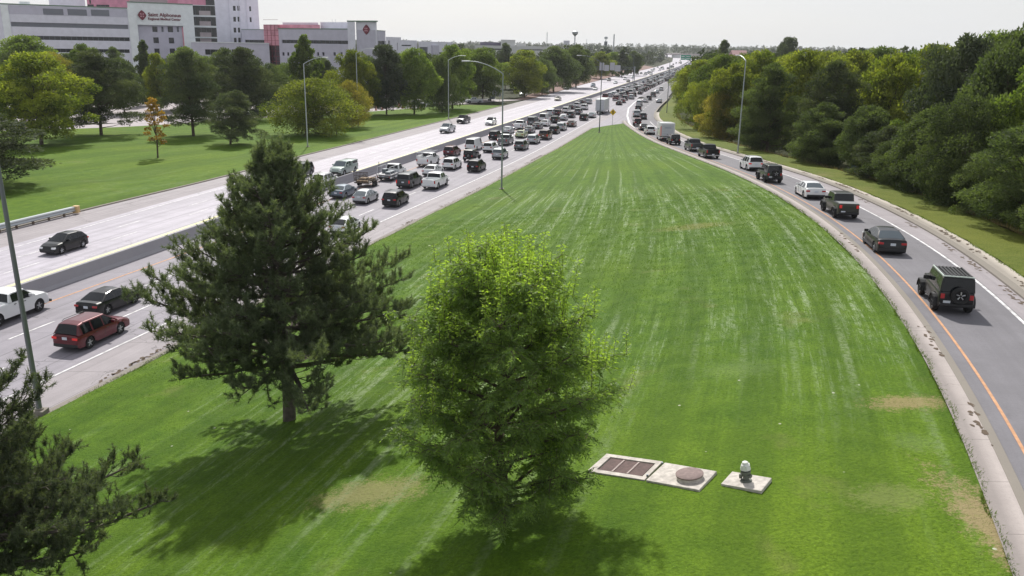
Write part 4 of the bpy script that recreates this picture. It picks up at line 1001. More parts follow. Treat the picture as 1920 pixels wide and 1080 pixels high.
for k_ in range(26):                               # sparse far traffic toward the camera
    y = R.uniform(620, 1250); ln = R.choice((1, 2, 3)); k = R.choice(kinds); c_ = R.choice(cols); x = float(xb(y))-3.6-3.1*(ln-.5)
    if any(abs(py-y) < 9 and abs(px_-x) < 2.4 for px_, py, l2, _ in placed): continue
    placed.append((x, y, 5, 'W')); o = vehicle(k, c_, 0); o.location = (x, y, roadz(.02)(0, y)); o.rotation_euler = (0, 0, pi-tan_at(xb, y))
    tag(o, 'tiny %s %s far up the pale carriageway' % (cn.get(c_, c_), nm[k]), nm[k].replace('off-roader', 'off-road car'), 'tiny vehicles far up the pale carriageway')

# mesh-sided trailer behind the flatbed truck
tp_ = fit('sedan', 688, 353, lambda y: tan_at(xb, y), lambda y: .03, False)
r = empty('utility_trailer', tuple(tp_), -tan_at(xb, tp_[1])); tag(r, 'rusty brown utility trailer with mesh ramp gate in the jam', 'trailer', G_E)
m_tr = pmat('trailer_brown', (.045, .032, .026), .7)
b = MB(); b.box(-.95, .95, -1.9, 1.7, .55, .65); b.tube([(-.8, 1.7, .58), (0, 3.0, .55)], .04, 6); b.tube([(.8, 1.7, .58), (0, 3.0, .55)], .04, 6); b.box(-1.15, -.95, -.7, .6, .62, .8, bev=.03); b.box(.95, 1.15, -.7, .6, .62, .8, bev=.03); b.build('deck', m_tr, r)
b = MB()
for sx in (-.95, .95):
    for z in (.95, 1.2): b.tube([(sx, -1.9, z), (sx, 1.7, z)], .045, 5)
    for y in np.arange(-1.9, 1.8, .6): b.tube([(sx, y, .6), (sx, y, 1.2)], .025, 5)
b.build('side_rail', m_tr, r)
b = MB()
for x in np.arange(-.95, .96, .19): b.tube([(x, -1.92, .6), (x, -2.0, 2.05)], .035, 4)
for z in (.65, 1.1, 1.55, 2.0): b.tube([(-.95, -1.92-.08*(z-.6)/1.4, z), (.95, -1.92-.08*(z-.6)/1.4, z)], .045, 4)
b.build('ramp_gate', m_tr, r)
b = MB(); b.box(-.6, .3, -1.2, -.1, .65, 1.15, bev=.06); b.box(-.2, .7, .2, 1.2, .65, 1.0, bev=.06); b.box(-.8, .8, -1.7, -1.3, .65, .9, bev=.05); b.build('load', pmat('load_tan', (.34, .25, .17), .9, noise=.5, nscale=4), r)
for sx in (-1.05, 1.05):
    for y in (-.38, .32):
        b = MB(); b.lathe([(.001, -.09), (.2, -.09), (.31, -.1), (.33, -.05), (.33, .05), (.31, .1), (.2, .09), (.001, .09)], 14, 'x'); wv = b.build('wheel', m_tyre, r, smooth=40); wv.location = (sx, y, .33)

# small trailer behind the frontage pickup
tp_ = gp(917, 189, .03); r = empty('small_trailer', tuple(tp_), radians(110)); tag(r, 'small flat trailer with equipment behind the silver pickup', 'trailer')
b = MB(); b.box(-.9, .9, -2.2, 2.2, .5, .65); b.tube([(0, 2.2, .55), (0, 4., .55)], .05, 6); b.build('deck', m_galv, r)
b = MB(); b.box(-.6, .6, -1.9, -.2, .65, 1.5, bev=.1); b.tube([(0, -.6, 1.4), (0, .6, 2.2)], .1, 6); b.build('equipment', m_dkst, r)
for sx in (-.95, .95):
    b = MB(); b.lathe([(.001, -.09), (.31, -.1), (.33, 0), (.31, .1), (.001, .09)], 12, 'x'); wv = b.build('wheel', m_tyre, r); wv.location = (sx, -.2, .33)

# orange drums and work sign on the frontage road
m_or = pmat('drum_orange', (.80, .16, .04), .5); m_ws = pmat('drum_white', (.75, .75, .75), .5)
def drum():
    r = empty('traffic_drum'); b = MB(); b.lathe([(.29, 0), (.29, .30)], 14); b.lathe([(.265, .44), (.265, .60)], 14); b.lathe([(.24, .74), (.24, .98), (.001, .99)], 14); b.build('body', m_or, r, smooth=40)
    b = MB(); b.lathe([(.28, .30), (.275, .44)], 14); b.lathe([(.255, .60), (.25, .74)], 14); b.build('stripe', m_ws, r, smooth=40)
    b = MB(); b.lathe([(.42, -.0), (.42, .05), (.3, .06)], 14); b.build('base', m_trim, r); return r
d0 = drum(); first = True
DR = [(717, 205.5, 'orange drum leftmost on the frontage road'), (721, 199, 'orange drum second from the left on the frontage road'), (748, 201, 'orange drum standing behind the lawn edge, third from left'), (755, 203.5, 'orange drum left of the two beside the white sign'), (770, 205, 'orange drum just left of the white work sign'), (788, 203.5, 'orange drum between white work sign and white pickup'),
      (823, 196, 'orange drum just right of the white pickup'), (832, 198.5, 'orange drum near the thin street lamp'), (705, 207, 'orange drum beside the right edge of the shrub trees'), (444, 220, 'orange drum left of the dark green van')]
for px, py, lab in DR:
    d = d0 if first else copy_tree(d0); first = False; q = gp(px, py, .03); d.location = tuple(q); tag(d, lab, 'traffic drum', 'orange drums along the frontage road')
q = gp(780, 203.5, .03); r = empty('work_sign', tuple(q)); tag(r, 'white blank work sign on a post among orange drums', 'traffic sign')
b = MB(); b.box(-.06, .06, -.04, .04, 0, 2.4); b.box(-.3, .3, -.3, .3, 0, .12); b.build('post', m_ws, r)
b = MB(); b.box(-1.0, 1.0, -.08, -.045, 1.75, 2.5, bev=.01); b.build('panel', pmat('sign_white', (.75, .76, .78), .5), r)
q = gp(931, 190, .05); r = empty('road_sign', tuple(q)); tag(r, 'grey square back of a road sign by the end of the frontage road', 'traffic sign')
b = MB(); b.box(-1., -.9, 0, .08, 0, 4.2); b.box(.9, 1., 0, .08, 0, 4.2); b.build('post', m_galv, r); b = MB(); b.box(-1.5, 1.5, -.03, 0, 1.6, 4.2); b.build('panel', pmat('sign_back_grey', (.42, .43, .46), .5), r)

# ================================================================ TREES
m_bark = pmat('grey_bark', (.105, .088, .075), .95, noise=.35, nscale=5, bump=.6)
m_bark2 = pmat('brown_bark', (.085, .062, .045), .95, noise=.35, nscale=5, bump=.6)
LM = {
 'pine': leaf_mat('needles_dark', (.056, .072, .046), (.125, .142, .076), .32, .6, .1),
 'needle': leaf_mat('pine_needles', (.085, .108, .075), (.20, .225, .14), .38, .6, .15),
 'hero': leaf_mat('feathery_leaves', (.135, .190, .080), (.38, .49, .095), .54, .45, .25),
 'dark': leaf_mat('leaves_dark', (.060, .080, .042), (.130, .160, .070), .4, .6, .1),
 'mid': leaf_mat('leaves_mid', (.080, .116, .036), (.195, .240, .062), .45, .6, .12),
 'yellow': leaf_mat('leaves_yellow_green', (.098, .128, .030), (.29, .30, .058), .48, .6, .12),
 'gold': leaf_mat('leaves_golden', (.135, .130, .035), (.33, .25, .060), .44, .6, .12),
 'lime': leaf_mat('leaves_lime', (.090, .125, .030), (.34, .35, .060), .47, .6, .12),
 'orange': leaf_mat('leaves_orange', (.22, .12, .018), (.42, .24, .035), .4),
 'grey': leaf_mat('leaves_grey_green', (.055, .072, .048), (.115, .135, .085), .3, .6, .12),
}
def np_mesh(name, V_, tris, tint, mat, quads=True):
    n = len(V_); k = 4 if quads else 3; nf = n//k
    me = bpy.data.meshes.new(name); me.vertices.add(n); me.vertices.foreach_set('co', V_.astype(np.float32).ravel())
    me.loops.add(n); me.loops.foreach_set('vertex_index', np.arange(n, dtype=np.int32))
    me.polygons.add(nf); me.polygons.foreach_set('loop_start', np.arange(0, n, k, dtype=np.int32))
    try: me.polygons.foreach_set('loop_total', np.full(nf, k, dtype=np.int32))
    except Exception: pass
    a = me.attributes.new('tint', 'FLOAT', 'POINT'); a.data.foreach_set('value', np.repeat(tint, k).astype(np.float32))
    me.update(); me.validate(); me.materials.append(mat); return me
def unit(v): return v/np.maximum(np.linalg.norm(v, axis=-1, keepdims=True), 1e-9)
def blades(P, D, ln, wd, rg, kind='quad'):
    """one diamond leaf from each point P along D"""
    D = unit(D); S = unit(np.cross(D, unit(rg.normal(size=D.shape)))); ln = ln[:, None]; wd = wd[:, None]
    if kind == 'tri': return np.stack([P-S*wd, P+S*wd, P+D*ln], 1).reshape(-1, 3)
    return np.stack([P, P+D*ln*.45+S*wd, P+D*ln, P+D*ln*.45-S*wd], 1).reshape(-1, 3)

def limb_pts(rg, p0, az, length, rise, curl, n=6, wob=.06):
    """points of a limb going out along az with initial rise and end curl (radians)"""
    p = np.array(p0, float); out = [p.copy()]; st = length/(n-1)
    for i in range(n-1):
        e = rise+curl*(i/(n-2.))**1.3+rg.normal()*wob; a = az+rg.normal()*wob
        p = p+st*np.array([cos(a)*cos(e), sin(a)*cos(e), sin(e)]); out.append(p.copy())
    return np.array(out)

def hero_pine(seed, H, Rmax, needle=.17, dens=1., lean=(0, 0), clear=2.5):
    rg = np.random.default_rng(seed); wood = MB(); TP = []; TD = []
    prof_h = [0, .06, .12, .2, .32, .45, .58, .7, .8, .88, .94, 1.]; prof_r = [.70, .88, 1.0, 1.02, .97, .86, .71, .54, .38, .23, .12, .04]
    tr = []
    for i in range(12):
        t = i/11.; tr.append((lean[0]*t*H+.12*sin(t*7+seed), lean[1]*t*H+.10*sin(t*5+1), t*H*.985))
    wood.tube([(tr[0][0], tr[0][1], -.5)]+tr, [.34*H/13+.06]+[(.30*(1-t/11.)**.75+.02)*H/13 for t in range(12)], 10)
    trf = lambda z: np.array([np.interp(z, [p[2] for p in tr], [p[0] for p in tr]), np.interp(z, [p[2] for p in tr], [p[1] for p in tr]), z])
    nl = int(104*dens**.5)
    for k in range(nl):
        t = (k+.5)/nl; z = clear+(H-clear-.5)*t**.93; az = k*2.39996+rg.normal()*.25
        rise = -.02+.75*t**1.6+rg.normal()*.08; curl = .28+.25*rg.random() if t > .06 else .15+.2*rg.random()
        R_ = Rmax*np.interp(z/H, prof_h, prof_r)
        for _ in range(4): R_ = .5*R_+.5*Rmax*np.interp((z+R_*math.tan(rise+curl*.45)+.25)/H, prof_h, prof_r)
        R_ = R_*rg.uniform(.72, 1.18)*(1+.12*sin(3*az+seed))
        L_ = R_/max(.5, cos(rise+curl*.5)); n = 8; pts = limb_pts(rg, trf(z), az, L_, rise, curl, n)
        r0 = (.020+.014*L_)*(1.15-.55*t); wood.tube([tuple(p) for p in pts], [r0*(1-.85*i/(n-1.))+.008 for i in range(n)], 6, cap=False)
        # side branches, each carrying twigs with needle tufts
        ns = max(5, int(L_*3.6*dens))
        for j in range(ns):
            u = .22+.78*(j+rg.random()*.6)/ns; q = u*(n-1); i0 = min(int(q), n-2); p = pts[i0]+(pts[i0+1]-pts[i0])*(q-i0); d = unit(pts[i0+1]-pts[i0])
            sd = 1 if j % 2 else -1; sl_ = (.50+.30*L_*(1-u))*rg.uniform(.7, 1.25); a2 = atan2(d[1], d[0])+sd*rg.uniform(.5, 1.1)
            bp = limb_pts(rg, p, a2, sl_, .12+rg.normal()*.32, .75, 4); wood.tube([tuple(x) for x in bp], [.022, .016, .011, .006], 4, cap=False)
            for m in range(int(3+sl_*4.4)):
                f = rg.uniform(.25, 1.); q2 = f*3; i2 = min(int(q2), 2); pp = bp[i2]+(bp[i2+1]-bp[i2])*(q2-i2)
                dd = unit(unit(bp[i2+1]-bp[i2])*.55+rg.normal(size=3)*.42+np.array([0, 0, .75])); tl = rg.uniform(.14, .40)
                for s_ in (.3, .65, 1.0): TP.append(pp+dd*tl*s_); TD.append(dd)
            TP.append(bp[-1]); TD.append(unit(bp[-1]-bp[-2]+np.array([0, 0, .3])))
        for s_ in np.linspace(0, .35, 4): TP.append(pts[-1]+unit(pts[-1]-pts[-2])*s_); TD.append(unit(pts[-1]-pts[-2]+np.array([0, 0, .5])))
    TP = np.array(TP); TD = np.array(TD); nn = 14
    P = np.repeat(TP, nn, 0); D = np.repeat(TD, nn, 0); tint = np.repeat(np.clip(rg.normal(.35, .25, len(TP)), 0, 1), nn)
    dirs = unit(unit(rg.normal(size=P.shape))*1.0+D*.75); P = P+D*rg.uniform(-.07, .08, (len(P), 1))
    Vv = blades(P, dirs, needle*rg.uniform(.7, 1.15, len(P)), np.full(len(P), .0115), rg, 'tri')
    return wood, np_mesh('crown', Vv, None, tint, LM['needle'], False)

def hero_leafy(seed, H, R_):
    """leafy tree with feathery hanging compound leaves and light upright shoots on top"""
    rg = np.random.default_rng(seed); wood = MB(); P_ = []; D_ = []; T_ = []
    tr = [(0.1*sin(i*1.3), .08*sin(i*1.7+1), H*.72*i/8.) for i in range(9)]
    wood.tube([(0, 0, -.4)]+tr, [.25]+[.19-.018*i for i in range(9)], 10)
    trf = lambda z: np.array([np.interp(z, [p[2] for p in tr], [p[0] for p in tr]), np.interp(z, [p[2] for p in tr], [p[1] for p in tr]), z])
    hh = [0, .14, .20, .30, .45, .6, .75, .88, 1.0]; rr = [.34, .50, .74, .93, 1.0, .95, .80, .58, .22]
    leaves = []; shoots = []
    nl = 62
    for k in range(nl):
        t = (k+.5)/nl; ze = 1.75+(H-2.1)*t; az = k*2.39996+rg.normal()*.2
        Rt = R_*np.interp(ze/H, hh, rr)*rg.uniform(.74, 1.20)
        z0_ = max(.9, min(ze-.55*Rt*rg.uniform(.7, 1.2), H*.70)); p0 = trf(z0_)
        end = np.array([cos(az)*Rt, sin(az)*Rt, ze]); mid = (p0+end)/2-np.array([0, 0, .05*Rt])
        n = 7; pts = np.array([(1-u)**2*p0+2*u*(1-u)*mid+u*u*end for u in np.linspace(0, 1, n)])
        wood.tube([tuple(p) for p in pts], [.055*(1-.85*i/(n-1.)) for i in range(n)], 5, cap=False)
        for j in range(28):
            u = rg.uniform(.36, 1.)**.8; q = u*(n-1); i0 = min(int(q), n-2); p = pts[i0]+(pts[i0+1]-pts[i0])*(q-i0)
            a = rg.uniform(0, 2*pi); e = rg.normal()*.5+.15; L_ = rg.uniform(.35, .95)
            bp = limb_pts(rg, p, a, L_, e, -.5, 4, .15); wood.tube([tuple(x) for x in bp], [.012, .009, .007, .004], 3, cap=False)
            for m in range(int(6+L_*9)):
                f = rg.uniform(.15, 1.)*3; i2 = min(int(f), 2); leaves.append((bp[i2]+(bp[i2+1]-bp[i2])*(f-i2), rg.uniform(0, 2*pi), 0))
            if (t > .72 and u > .7 and rg.random() < .35) or rg.random() < .012 or (abs(cos(az)) > .72 and .25 < t < .75 and u > .8 and rg.random() < .30): shoots.append(bp[-1])
    for s_ in range(80):
        a = rg.uniform(0, 2*pi); rad = R_*.62*sqrt(rg.random()); zt = H*(1.0-.60*(rad/R_)**2)-.6; shoots.append(np.array([cos(a)*rad, sin(a)*rad, zt]))
    nl_ = len(leaves); LP = np.array([l[0] for l in leaves]); LA = np.array([l[1] for l in leaves])
    m = 7                                       # leaflets per hanging compound leaf
    rl = rg.uniform(.16, .27, nl_); droop = rg.uniform(-.6, .35, nl_)
    base = np.stack([np.cos(LA)*np.cos(droop), np.sin(LA)*np.cos(droop), np.sin(droop)], 1)
    side = unit(np.cross(base, np.array([0, 0, 1.])+rg.normal(size=(nl_, 3))*.3))
    P_l = []; D_l = []
    for i in range(m):
        u = (i+1)/m; sg = (1 if i % 2 else -1) if i < m-1 else 0
        pp = LP+base*(rl*u)[:, None]-np.array([0, 0, 1.])*(rl*u*u*.35)[:, None]
        P_l.append(pp); D_l.append(unit(base*.75+side*sg*.95-np.array([0, 0, .32])))
    P = np.concatenate(P_l); D = np.concatenate(D_l)
    hgt = np.clip((LP[:, 2]/H), 0, 1); tl = np.clip(rg.normal(.13, .13, nl_)+.05*hgt, 0, .8); tint = np.tile(tl, m)
    A = blades(P, D, rg.uniform(.09, .14, len(P)), rg.uniform(.015, .023, len(P)), rg)
    SP = []; SDr = []; ST = []
    for s0 in shoots:
        hgt_ = rg.uniform(.45, 1.15); d = unit(np.array([rg.normal()*.13, rg.normal()*.13, 1.])); wood.tube([tuple(s0), tuple(s0+d*hgt_)], [.009, .003], 3, cap=False)
        for i in range(int(hgt_*26)):
            u = i/(hgt_*26); a = i*2.4+rg.normal()*.3; o_ = np.array([cos(a), sin(a), .25]); tt = min(1, .45+.45*rg.random())
            for g in range(3): SP.append(s0+d*hgt_*u+unit(o_)*.04*g); SDr.append(unit(o_+rg.normal(size=3)*.45+np.array([0, 0, -.25*g]))); ST.append(tt)
    B = blades(np.array(SP), np.array(SDr), rg.uniform(.07, .12, len(SP)), rg.uniform(.017, .027, len(SP)), rg)
    return wood, np_mesh('crown', np.concatenate([A, B]), None, np.concatenate([tint, np.array(ST)]), LM['hero'])

def blob_tree(seed, shape='round', n=11000, leaf=.17, nb=46, H=10., Rr=4.2, trunk=.13, cb=.18, multi=1, gap=.0):
    """crown of leaf clumps on limbs inside an uneven envelope, unit height H"""
    rg = np.random.default_rng(seed); wood = MB()
    def env(t):
        if shape == 'round': return sin(pi*min(1, .10+.90*t))**.55 if t < 1 else .1
        if shape == 'cone': return (1-t)**.85*.98+.05 if t > .08 else .8
        if shape == 'pine': return np.interp(t, [0, .1, .35, .6, .8, .93, 1], [.72, .95, 1., .8, .55, .30, .08])
        if shape == 'column': return np.interp(t, [0, .12, .5, .8, 1], [.5, .95, 1., .65, .12])
        return np.interp(t, [0, .15, .5, .8, 1], [.55, .9, 1., .8, .3])
    cz = H*cb; C = []; RB = []
    for k in range(nb):
        t = ((k+.5)/nb)**.85; a = k*2.39996+rg.normal()*.3; rad = Rr*env(t)*(1+.20*sin(2*a+seed)+.14*sin(5*a+seed*2))*rg.uniform(.86, 1.16)
        f = rg.uniform(.45, .86) if rg.random() < .8 else rg.uniform(0, .4)
        z = cz+(H-cz)*t*.97; c = np.array([cos(a)*rad*f, sin(a)*rad*f, z]); C.append(c); RB.append(max(.27*Rr*(.45+.55*env(t))*rg.choice([.5, .7, .9, 1.2]), .3))
    roots = [(0, 0)] if multi == 1 else [(Rr*.45*cos(k*2.1), Rr*.45*sin(k*2.1)) for k in range(multi)]
    for (rx, ry) in roots:
        hh = H*(.80 if shape in ('pine', 'cone', 'column') else .55); tw = trunk*H/10.*(1 if multi == 1 else .55)
        wood.tube([(rx, ry, -.5), (rx, ry, 0), (rx*.9+.1, ry*.9, hh*.35), (rx*.7-.05, ry*.7+.1, hh*.7), (rx*.5, ry*.5, hh)], [tw*1.5, tw*1.25, tw, tw*.7, tw*.15], 8)
    for k in range(0, nb, 2):
        c = C[k]; z0_ = max(cz*.7, c[2]*.62); a = np.array([0, 0, z0_]); m_ = (a+c)/2+np.array([0, 0, -.03*H*.3])
        wood.tube([tuple(a), tuple(m_), tuple(c)], [.055*H/10, .035*H/10, .012*H/10], 5, cap=False)
    C = np.array(C); RB = np.array(RB); w_ = RB**2; idx = rg.choice(nb, n, p=w_/w_.sum())
    d = unit(rg.normal(size=(n, 3))); d[:, 2] = np.abs(d[:, 2])*rg.choice([1, 1, -1], n)*.9; d = unit(d)
    rad = RB[idx]*rg.uniform(.25, 1.0, n)**.36*(1+.07*rg.normal(size=n))
    P = C[idx]+d*rad[:, None]*np.array([1.08, 1.08, .78 if shape != 'pine' else .5])
    keep = P[:, 2] > cz*.55; P = P[keep]; d = d[keep]; idx = idx[keep]; n = len(P)
    D = unit(d*.7+rg.normal(size=(n, 3))*.8+np.array([0, 0, -.15 if shape != 'pine' else .35]))
    bt = np.clip(rg.normal(.42, .30, nb), 0, 1); tint = np.clip(bt[idx]+rg.normal(size=n)*.16, 0, 1)
    wide = .42 if shape not in ('pine', 'cone') else .24
    L_ = leaf*rg.uniform(.6, 1.35, n)
    Vv = blades(P, D, L_*1.5, L_*wide, rg)
    return wood, Vv, tint
TREEMESH = {}
def tree_variant(key, mat_wood=m_bark2, **k):
    wood, Vv, tint = blob_tree(**k); me = np_mesh('crown', Vv, None, tint, LM['mid']); wo = wood.build('trunk', mat_wood, smooth=60)
    wm = wo.data; bpy.data.objects.remove(wo); TREEMESH[key] = (wm, me, k.get('H', 10.), k.get('Rr', 4.2))
for i in range(4): tree_variant('round%d' % i, seed=20+i, shape='round', n=36000, leaf=.155, nb=80, Rr=4.4, cb=.10)
for i in range(2): tree_variant('low%d' % i, seed=30+i, shape='round', n=36000, leaf=.145, nb=74, Rr=5.6, cb=.04)
for i in range(3): tree_variant('pine%d' % i, seed=40+i, shape='pine', n=40000, leaf=.15, nb=90, Rr=3.7, cb=.13)
for i in range(2): tree_variant('column%d' % i, seed=50+i, shape='column', n=22000, leaf=.17, nb=60, Rr=2.6, cb=.05)
tree_variant('clump0', seed=60, shape='round', n=34000, leaf=.17, nb=100, Rr=7.0, cb=.05, multi=5, trunk=.12)
tree_variant('sapling0', seed=63, shape='column', n=2200, leaf=.17, nb=26, Rr=1.35, cb=.24, trunk=.09)
for i in range(3): tree_variant('far%d' % i, seed=70+i, shape='round', n=3000, leaf=.42, nb=26, Rr=4.6, cb=.05)
tree_variant('farpine0', seed=75, shape='column', n=1800, leaf=.38, nb=22, Rr=2.4, cb=.05)
TN = dict(round='broadleaf_tree', low='broadleaf_tree', pine='pine_tree', column='columnar_tree', clump='shrub_tree', sapling='sapling', far='broadleaf_tree', farpine='columnar_tree', locust='leafy_tree')
def tree(key, x, y, z, H, lm, label, group=None, rz=0., wide=1., cat='tree', lean=0., deep=None):
    wm, cm, h0, r0 = TREEMESH[key]; s = H/h0; sx = s*wide
    r = empty(TN[key.rstrip('0123456789')], (x, y, z), rz); tag(r, label, cat, group)
    t = bpy.data.objects.new('trunk', wm); c = bpy.data.objects.new('crown', cm)
    for o in (t, c): col.objects.link(o); o.parent = r; o.scale = (sx, sx if deep is None else s*deep, s)
    c.material_slots[0].link = 'OBJECT'; c.material_slots[0].material = LM[lm]
    if lean: r.rotation_euler = (0, lean, rz)
    return r
def height_for(x, y, z, ytop):
    lo, hi = .5, 60.
    for _ in range(40):
        m = (lo+hi)/2
        if pr((x, y, z+m))[1] > ytop: lo = m
        else: hi = m
    return m
def tree_px(key, px, yb, ytop, wpx, lm, label, group=None, rz=0., z=0., Y=None, lean=0., cat='tree'):
    """base at pixel (px, yb) on the ground (or at distance Y), crown top at ytop, crown wpx wide"""
    if Y is None: P = gp(px, yb, z) if z is not None else on_ground(px, yb)
    else: P = np.array([at_Y(px, Y), Y, z])
    H = height_for(P[0], P[1], P[2], ytop); k = _fw@np.array([P[0], P[1], P[2]+H/2-CAM_H]); Wm = wpx*k/FPX
    h0, r0 = TREEMESH[key][2:]; wide = (Wm/2/(r0*1.05))/(H/h0)
    return tree(key, float(P[0]), float(P[1]), float(P[2]), H, lm, label, group, rz, wide, cat, lean)

# ---- the three close trees
def hero(name, root_loc, wood, crown, bark, label, group=None, rz=0., s=1., sz=None):
    r = empty(name, root_loc, rz); tag(r, label, 'tree', group)
    t = wood.build('trunk', bark, r, smooth=60); c = bpy.data.objects.new('crown', crown); col.objects.link(c); c.parent = r
    for o in (t, c): o.scale = (s, s, sz or s)
    return r, t, c
P = on_ground(540, 792); PH = height_for(P[0], P[1], P[2], 272)
print('pine', P, PH)
w1, c1 = hero_pine(7, PH, 6.4, dens=1.3)
r1, t1, k1 = hero('pine_tree', tuple(P), w1, c1, m_bark, 'big dark pine standing on the lawn between freeway and leafy tree', rz=.4)
P = np.array([-15.3, 19.8, 1.2]); H2 = height_for(P[0], P[1], P[2], 585)
print('pine2', H2)
r2 = empty('pine_tree', tuple(P), 2.2); tag(r2, 'dark pine filling the lower left corner in front of the lamp post', 'tree')
for o in (t1, k1):
    c = o.copy(); col.objects.link(c); c.parent = r2; s = H2/PH; c.scale = (s*1.0, s*1.0, s)
P = on_ground(938, 985); H3 = height_for(P[0], P[1], P[2], 448)
print('leafy', P, H3)
w3, c3_ = hero_leafy(5, H3, 2.95)
hero('leafy_tree', tuple(P), w3, c3_, m_bark2, 'leafy green tree with light feathery shoots on its top in the foreground lawn')

# ---- left lawn and the planting before the hospital
G1 = 'trees on the left lawn'; G2 = 'trees between frontage road and hospital'; G3 = 'trees along the far side of the freeway'; G4 = 'trees along the right side of the ramp'
tree_px('pine0', -45, 352, 198, 300, 'pine', 'dark pine cut off by the left edge on the left lawn', G1)
tree_px('round0', 78, 272, 98, 205, 'lime', 'broad lime and yellow tree on the left lawn near the left edge', G1, .5)
tree_px('pine1', 190, 254, 92, 150, 'pine', 'dark dense evergreen with low skirt on the left lawn, nearest the pink paving gap', G1, 1)
tree_px('pine2', 363, 256, 92, 135, 'pine', 'tall dark evergreen right of the orange sapling', G1, 2)
tree_px('pine0', 432, 271, 165, 105, 'pine', 'smaller leaning evergreen with a slanted pale trunk', G1, 3, lean=-.22)
tree_px('sapling0', 296, 296, 182, 44, 'orange', 'young orange-yellow sapling alone on the left lawn', G1, cat='sapling')
tree_px('pine1', 462, 226, 88, 125, 'pine', 'big dark evergreen behind the leaning one, before the dark van', G1, 4)
tree_px('clump0', 590, 254, 148, 195, 'yellow', 'wide round yellow-green shrub tree with many stems on the left lawn', G1, .3)
tree_px('clump0', 655, 240, 152, 90, 'gold', 'smaller golden shrub tree on the right flank of the wide round one', G1, 1.9)
T2 = [
 ('round1', 45, 215, 68, 150, 'mid', 'green tree at the far left before the lowest hospital windows', 230),
 ('low0', 100, 210, 98, 90, 'gold', 'golden-orange tree between lime tree and hospital wall', 215),
 ('round2', 155, 210, 82, 75, 'mid', 'light green tree before the long hospital window bands', 235),
 ('pine2', 213, 210, 88, 60, 'dark', 'dark green tree before the corner of the sign wall', 240),
 ('round3', 222, 205, 108, 90, 'dark', 'olive tree behind the skirted evergreen', 215),
 ('column0', 268, 200, 74, 46, 'dark', 'dark narrow tree in front of the sign wall', 245),
 ('round0', 292, 205, 100, 60, 'lime', 'light green tree right of the paving gap', 222),
 ('round2', 345, 205, 88, 100, 'mid', 'bushy green tree below the glass stair front', 232),
 ('round1', 420, 200, 92, 80, 'dark', 'dark bushy tree before the low grey wing', 225),
 ('low1', 500, 205, 118, 90, 'dark', 'dark low tree beside the pink glass corner', 225),
 ('column1', 568, 190, 65, 62, 'mid', 'tall pointed green tree before the grey block with the long dark window band', 225),
 ('pine0', 612, 190, 112, 50, 'grey', 'greyish tree right of the tall pointed one', 235),
 ('round3', 662, 188, 92, 90, 'yellow', 'yellow-green tree behind the pale lamp post', 218),
 ('round0', 722, 188, 84, 95, 'grey', 'grey-green tree below the hospital emblem', 225),
 ('round1', 775, 186, 92, 100, 'mid', 'green tree behind the white pickup on the frontage road', 228),
 ('round2', 848, 184, 84, 90, 'mid', 'tall green tree right of the thin street lamp', 250),
 ('low0', 828, 182, 105, 70, 'dark', 'dark low tree by the parked cars', 235),
]
T2 += [
 ('low1', 18, 205, 95, 130, 'dark', 'dark low tree at the left edge beyond the lime tree', 210),
 ('round0', 128, 205, 100, 85, 'dark', 'dark tree between the lime tree and the skirted evergreen', 250),
 ('low0', 185, 205, 112, 100, 'mid', 'mid-green tree filling the gap behind the skirted evergreen', 262),
 ('low1', 320, 200, 108, 100, 'dark', 'dark low tree behind the tall dark evergreen', 268),
 ('low0', 385, 200, 105, 100, 'mid', 'mid-green low tree between the two dark evergreens', 262),
 ('round3', 455, 200, 98, 90, 'dark', 'dark tree behind the leaning evergreen before the low wing', 266),
 ('low0', 540, 195, 118, 90, 'mid', 'mid-green low tree behind the left half of the round shrub tree', 262),
 ('round1', 600, 190, 108, 70, 'dark', 'dark tree left of the pale yellow-green one', 268),
 ('low1', 690, 188, 104, 90, 'dark', 'dark low tree between the yellow-green and grey-green trees', 262),
 ('low0', 750, 185, 100, 90, 'mid', 'mid-green low tree right of the grey-green one', 268),
 ('low1', 800, 182, 98, 90, 'dark', 'dark low tree left of the thin street lamp', 275),
 ('low0', 880, 178, 92, 90, 'mid', 'mid-green low tree right of the bright parked cars', 300),
]
for i, (k, px, yb, yt, wp, lm, lab, Y) in enumerate(T2): tree_px(k, px, yb, yt, wp, lm, lab, G2, i*.9, Y=Y, z=0)
T3 = [
 ('round3', 905, 178, 88, 100, 'mid', 'green tree behind the arm of the tall grey lamp', 290),
 ('pine1', 948, 170, 80, 46, 'grey', 'grey-green cone tree before the white flat building', 380),
 ('round0', 985, 170, 94, 90, 'yellow', 'yellow-topped tree right of the grey cone tree', 315),
 ('round1', 1040, 160, 88, 92, 'dark', 'dark massive tree left of the sign truss', 360),
 ('round2', 1082, 156, 84, 80, 'dark', 'dark tree behind the sign truss', 400),
 ('low1', 1018, 168, 110, 70, 'dark', 'low dark tree under the yellow-topped one', 335),
 ('round3', 1128, 140, 96, 52, 'yellow', 'pale yellow tree above the grey sign backs', 520),
 ('column0', 1168, 138, 92, 30, 'dark', 'dark cone tree right of the sign backs', 560),
 ('round0', 1190, 136, 96, 44, 'dark', 'rounded dark tree near the carriageway bend', 600),
 ('round1', 1150, 140, 98, 44, 'mid', 'green tree between pale yellow tree and dark cone', 580),
]
for i, (k, px, yb, yt, wp, lm, lab, Y) in enumerate(T3): tree_px(k, px, yb, yt, wp, lm, lab, G3, i*1.3, Y=Y, z=0)
